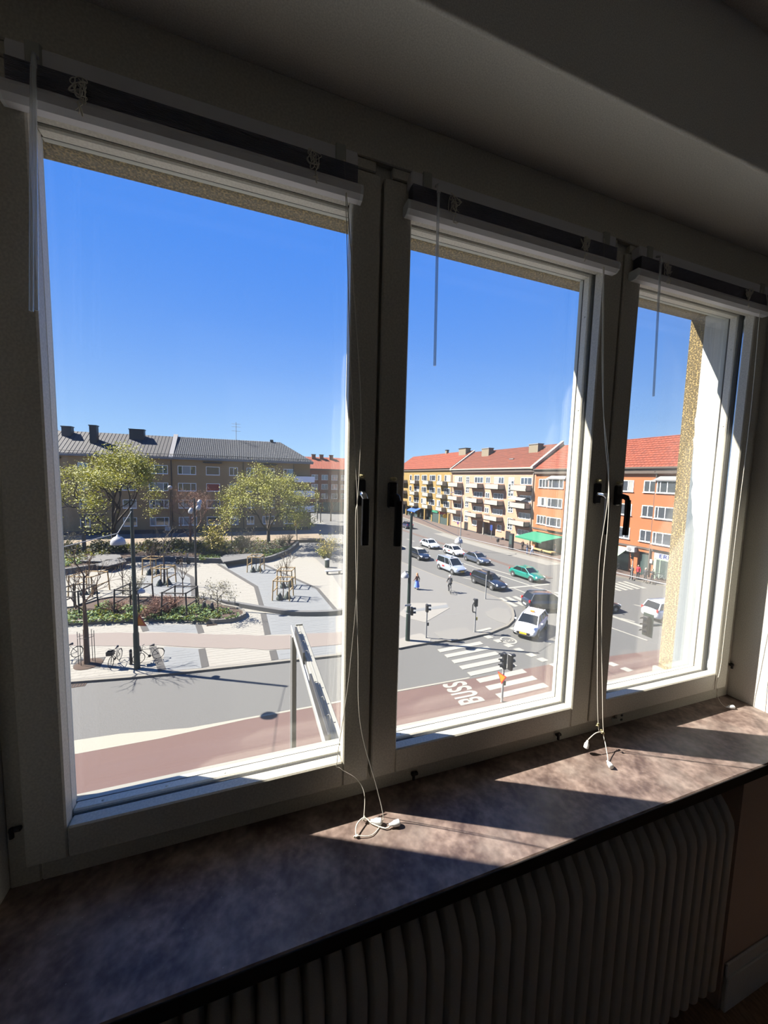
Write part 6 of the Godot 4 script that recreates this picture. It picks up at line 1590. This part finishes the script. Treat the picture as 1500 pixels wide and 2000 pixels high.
	# dark hedge row on the park bed
	for k in 9:
		var x := -26.0 + k * 3.1
		shrub("evergreen_bush", "dark evergreen bush in the row behind the granite wall", P(x, -61.5 - (k % 3) * 1.2 + 0.0, 0.6), 1.7, 1.6, M.bark, M.leaf_dark, 420, 0.34, 70 + k, "evergreen bushes behind the wall")
func ground_cover(called: String, label: String, poly: PackedVector2Array, h: float, hh: float, n: int, size: float, m: Material, seed: int) -> void:
	var q := RandomNumberGenerator.new(); q.seed = seed
	var lo := poly[0]; var hi := poly[0]
	for p in poly:
		lo = lo.min(p); hi = hi.max(p)
	var nf := FastNoiseLite.new(); nf.seed = seed; nf.frequency = 0.4
	var mb := MB.new()
	var made := 0
	for tries in n * 4:
		if made >= n: break
		var p := Vector2(q.randf_range(lo.x, hi.x), q.randf_range(lo.y, hi.y))
		if not Geometry2D.is_point_in_polygon(p, poly): continue
		var d := nf.get_noise_2d(p.x, p.y)
		if d < -0.22: continue
		leaf(mb, Vector3(p.x, STREET + h + hh * q.randf() * clampf(0.55 + d, 0.2, 1.0), p.y), size * q.randf_range(0.6, 1.3), q)
		made += 1
	var o := obj(called, mb, m)
	tag(o, label, "plants", "", "stuff")

# ------------------------------------------------------------------ people: smooth-joined tapered bones meshed as surface nets
func body_mesh(bones: Array, cell: float, k: float, mb: MB) -> void:
	var lo := Vector3.INF; var hi := -Vector3.INF
	for b in bones:
		var r := maxf(b[2], b[3]) + 0.06
		lo = lo.min(b[0] - Vector3.ONE * r).min(b[1] - Vector3.ONE * r)
		hi = hi.max(b[0] + Vector3.ONE * r).max(b[1] + Vector3.ONE * r)
	var N := Vector3i(((hi - lo) / cell).ceil()) + Vector3i.ONE
	var F := PackedFloat32Array(); F.resize(N.x * N.y * N.z); F.fill(1.0)
	var D := PackedFloat32Array(); D.resize(F.size()); D.fill(9.0)
	var I := PackedByteArray(); I.resize(F.size())
	for bi in bones.size():
		var b: Array = bones[bi]
		var A: Vector3 = b[0]; var ab: Vector3 = b[1] - A
		var ll := maxf(ab.length_squared(), 1e-8)
		var r := maxf(b[2], b[3]) + k + cell
		var i0 := Vector3i(((A.min(b[1]) - Vector3.ONE * r - lo) / cell).floor()).clamp(Vector3i.ZERO, N - Vector3i.ONE)
		var i1 := Vector3i(((A.max(b[1]) + Vector3.ONE * r - lo) / cell).ceil()).clamp(Vector3i.ZERO, N - Vector3i.ONE)
		for z in range(i0.z, i1.z + 1):
			for y in range(i0.y, i1.y + 1):
				for x in range(i0.x, i1.x + 1):
					var p := lo + Vector3(x, y, z) * cell
					var t := clampf((p - A).dot(ab) / ll, 0, 1)
					var d := (p - A - ab * t).length() - lerpf(b[2], b[3], t)
					var q := (z * N.y + y) * N.x + x
					var f := F[q]
					var h := clampf(0.5 + 0.5 * (f - d) / k, 0, 1)
					F[q] = lerpf(f, d, h) - k * h * (1.0 - h)
					if d < D[q]:
						D[q] = d; I[q] = bi
	var V := {}
	var sx := 1; var sy := N.x; var sz := N.x * N.y
	for z in N.z - 1:
		for y in N.y - 1:
			for x in N.x - 1:
				var q := (z * N.y + y) * N.x + x
				var s := 0
				var acc := Vector3.ZERO; var n := 0
				for c in 8:
					if F[q + (c & 1) * sx + ((c >> 1) & 1) * sy + (c >> 2) * sz] < 0: s += 1
				if s == 0 or s == 8: continue
				for e in [[0, 1], [2, 3], [4, 5], [6, 7], [0, 2], [1, 3], [4, 6], [5, 7], [0, 4], [1, 5], [2, 6], [3, 7]]:
					var fa := F[q + (e[0] & 1) * sx + ((e[0] >> 1) & 1) * sy + (e[0] >> 2) * sz]
					var fb := F[q + (e[1] & 1) * sx + ((e[1] >> 1) & 1) * sy + (e[1] >> 2) * sz]
					if (fa < 0) == (fb < 0): continue
					var t := fa / (fa - fb)
					acc += Vector3(e[0] & 1, (e[0] >> 1) & 1, e[0] >> 2).lerp(Vector3(e[1] & 1, (e[1] >> 1) & 1, e[1] >> 2), t); n += 1
				var g := Vector3(F[q + sx] - F[q], F[q + sy] - F[q], F[q + sz] - F[q])
				V[q] = [lo + (Vector3(x, y, z) + acc / n) * cell, g.normalized(), bones[I[q]][4]]
	for q in V:
		for ax in 3:
			var d0: int = [sx, sy, sz][ax]; var d1: int = [sy, sz, sx][ax]; var d2: int = [sz, sx, sy][ax]
			if (F[q] < 0) == (F[q + d0] < 0): continue
			var ids := [q, q - d1, q - d1 - d2, q - d2]
			var ok := true
			for i in ids:
				if not V.has(i): ok = false
			if not ok: continue
			if F[q] >= 0: ids = [ids[0], ids[3], ids[2], ids[1]]
			for i in [0, 2, 1, 0, 3, 2]:
				var w: Array = V[ids[i]]
				mb.v.push_back(mb.xf * w[0]); mb.n.push_back(mb.xf.basis * w[1]); mb.c.push_back(w[2])
func person(label: String, at: Vector3, dx: float, dz: float, pose: String, top: Color, legs: Color, hair: Color, extra := {}) -> Node3D:
	var t := thing("person", label, "person", at, face(dx, dz))
	var skin := C(206, 160, 132).srgb_to_linear()
	top = top.srgb_to_linear(); legs = legs.srgb_to_linear(); hair = hair.srgb_to_linear()
	var shoe := C(40, 38, 38).srgb_to_linear()
	var hip := Vector3(0, 0.93, 0); var chest := Vector3(0.0, 1.32, 0); var neck := Vector3(0.01, 1.50, 0); var head := Vector3(0.03, 1.64, 0)
	var kn := [Vector3(0.02, 0.5, 0.1), Vector3(0.02, 0.5, -0.1)]; var an := [Vector3(0, 0.08, 0.11), Vector3(0, 0.08, -0.11)]
	var el := [Vector3(-0.03, 1.15, 0.24), Vector3(-0.03, 1.15, -0.24)]; var wr := [Vector3(0.06, 0.92, 0.25), Vector3(0.06, 0.92, -0.25)]
	if pose == "walk":
		kn = [Vector3(0.16, 0.52, 0.09), Vector3(-0.06, 0.5, -0.09)]; an = [Vector3(0.26, 0.09, 0.09), Vector3(-0.30, 0.14, -0.09)]
		el = [Vector3(-0.14, 1.17, 0.24), Vector3(0.08, 1.16, -0.24)]; wr = [Vector3(-0.12, 0.93, 0.24), Vector3(0.26, 0.98, -0.22)]
	elif pose == "phone":
		el = [Vector3(0.0, 1.15, 0.24), Vector3(0.02, 1.16, -0.24)]; wr = [Vector3(0.22, 1.22, 0.12), Vector3(0.24, 1.2, -0.1)]
		an = [Vector3(0.05, 0.08, 0.13), Vector3(-0.05, 0.08, -0.12)]
	elif pose == "cycle":
		hip = Vector3(-0.20, 1.05, 0); chest = Vector3(0.02, 1.40, 0); neck = Vector3(0.10, 1.56, 0); head = Vector3(0.15, 1.70, 0)
		kn = [Vector3(0.20, 0.88, 0.13), Vector3(0.14, 0.68, -0.13)]; an = [Vector3(0.06, 0.52, 0.13), Vector3(-0.06, 0.26, -0.13)]
		el = [Vector3(0.15, 1.2, 0.26), Vector3(0.15, 1.2, -0.26)]; wr = [Vector3(0.27, 1.08, 0.27), Vector3(0.27, 1.08, -0.27)]
	var bones := [[hip, chest, 0.145, 0.15, top], [hip + Vector3(0, 0, 0.07), hip + Vector3(0, 0, -0.07), 0.12, 0.12, legs], [chest + Vector3(0, 0.1, 0.13), chest + Vector3(0, 0.1, -0.13), 0.085, 0.085, top], [chest, neck, 0.1, 0.055, top], [neck, head, 0.05, 0.06, skin], [head + Vector3(0, -0.03, 0), head + Vector3(0.01, 0.04, 0), 0.085, 0.095, skin], [head + Vector3(0.08, -0.02, 0), head + Vector3(0.115, -0.03, 0), 0.016, 0.02, skin]]
	for s in 2:
		var z := 1.0 if s == 0 else -1.0
		var sh := chest + Vector3(0, 0.12, 0.17 * z)
		bones.append([sh, el[s], 0.06, 0.048, top]); bones.append([el[s], wr[s], 0.046, 0.034, top])
		var hd: Vector3 = wr[s] + (wr[s] - el[s]).normalized() * 0.08
		bones.append([wr[s], hd, 0.032, 0.03, skin])
		var hj := hip + Vector3(0, -0.02, 0.09 * z)
		bones.append([hj, kn[s], 0.095, 0.066, legs]); bones.append([kn[s], an[s], 0.062, 0.045, legs])
		bones.append([an[s] + Vector3(-0.03, -0.03, 0), an[s] + Vector3(0.16, -0.045, 0), 0.045, 0.035, shoe])
	var mb := MB.new(); mb.usec = true
	body_mesh(bones, 0.03, 0.035, mb)
	mb.col = skin
	for s in 2:                                    # fingers and thumb
		var z := 1.0 if s == 0 else -1.0
		var d: Vector3 = (wr[s] - el[s]).normalized()
		var side := d.cross(Vector3(0, 0, 1)).normalized()
		var pm: Vector3 = wr[s] + d * 0.07
		for f in 4:
			var b: Vector3 = pm + side * (f - 1.5) * 0.02
			var ln: float = [0.065, 0.08, 0.075, 0.06][f]
			mb.tube([b, b + d * ln * 0.6, b + d * ln - Vector3(0, 0, z) * 0.02], [0.011, 0.010, 0.008], 4)
		mb.tube([wr[s] + d * 0.02 + side * 0.03, wr[s] + d * 0.06 + side * 0.055, wr[s] + d * 0.09 + side * 0.055], [0.012, 0.011, 0.009], 4)
	mb.col = Color(0.02, 0.02, 0.02)
	for z in [-0.032, 0.032]: mb.box(head + Vector3(0.092, 0.015, z), Vector3(0.014, 0.012, 0.02))
	mb.col = Color(0.35, 0.12, 0.1); mb.box(head + Vector3(0.088, -0.06, 0), Vector3(0.016, 0.01, 0.045))
	obj("body", mb, M.person, t)
	var hm := MB.new(); hm.usec = true
	var hb := [[head + Vector3(-0.02, 0.05, 0), head + Vector3(-0.015, 0.07, 0), 0.105, 0.1, hair]]
	if extra.get("long", false): hb.append([head + Vector3(-0.06, 0.02, 0), neck + Vector3(-0.1, -0.1, 0), 0.085, 0.06, hair])
	body_mesh(hb, 0.022, 0.02, hm)
	obj("helmet" if extra.get("helmet", false) else "hair", hm, M.person, t)
	if extra.has("skirt"):
		var sk := MB.new().lathe([Vector2(0.30, 0.28), Vector2(0.24, 0.6), Vector2(0.17, 0.98), Vector2(0.14, 1.02)], Vector3.ZERO, 14)
		obj("skirt", sk, mat(extra.skirt, 0.9), t)
	return t
func build_people() -> void:
	var h := 0.12
	var cy := gp(878, 1157, h)
	bicycle("grey bicycle ridden by the helmeted cyclist", cy, 0.35, -1, M.pole_grey, false, "")
	person("person in dark jacket and white helmet riding a bicycle", cy, 0.35, -1, "cycle", C(46, 44, 48), C(36, 36, 40), C(226, 228, 230), {"helmet": true})
	person("person with long hair in dark top and long blue skirt on the corner", gp(814, 1151, h), -0.4, -0.9, "walk", C(96, 70, 60), C(60, 80, 150), C(150, 104, 70), {"long": true, "skirt": C(86, 112, 190)})
	person("person in dark coat standing alone by the pink house corner", gp(1020, 1075, h), -0.5, 1, "stand", C(70, 58, 52), C(48, 44, 44), C(110, 80, 60))
	person("person in black t-shirt and blue jeans gesturing on the brown sidewalk", gp(1029, 1082, h), 0.8, 0.6, "phone", C(40, 42, 50), C(76, 96, 132), C(46, 38, 34))
	person("person in pale shirt and jeans facing the one in black", gp(1039, 1084, h), -0.9, 0.1, "walk", C(206, 208, 206), C(96, 116, 148), C(60, 48, 40))
	person("person in red top standing by the zebra at the orange house", P(46.2, -32.9, h), -1, 0.2, "stand", C(176, 34, 50), C(40, 40, 44), C(40, 32, 30))
	person("person in dark coat beside the one in red", P(45.2, -33.0, h), -1, -0.1, "phone", C(34, 34, 40), C(30, 30, 36), C(150, 110, 80))
	person("person in black waiting at the kerb by the orange house", P(45.4, -31.4, h), -1, 0.1, "stand", C(36, 36, 44), C(30, 30, 36), C(190, 160, 130))
	person("person in black holding a phone at the kerb", P(45.7, -30.8, h), -1, 0.2, "phone", C(32, 34, 40), C(34, 36, 46), C(90, 66, 50))
	person("person in dark clothes standing beside the green awning shop", gp(1083, 1083, h), -1, 0.1, "stand", C(60, 66, 70), C(110, 130, 150), C(60, 50, 44))
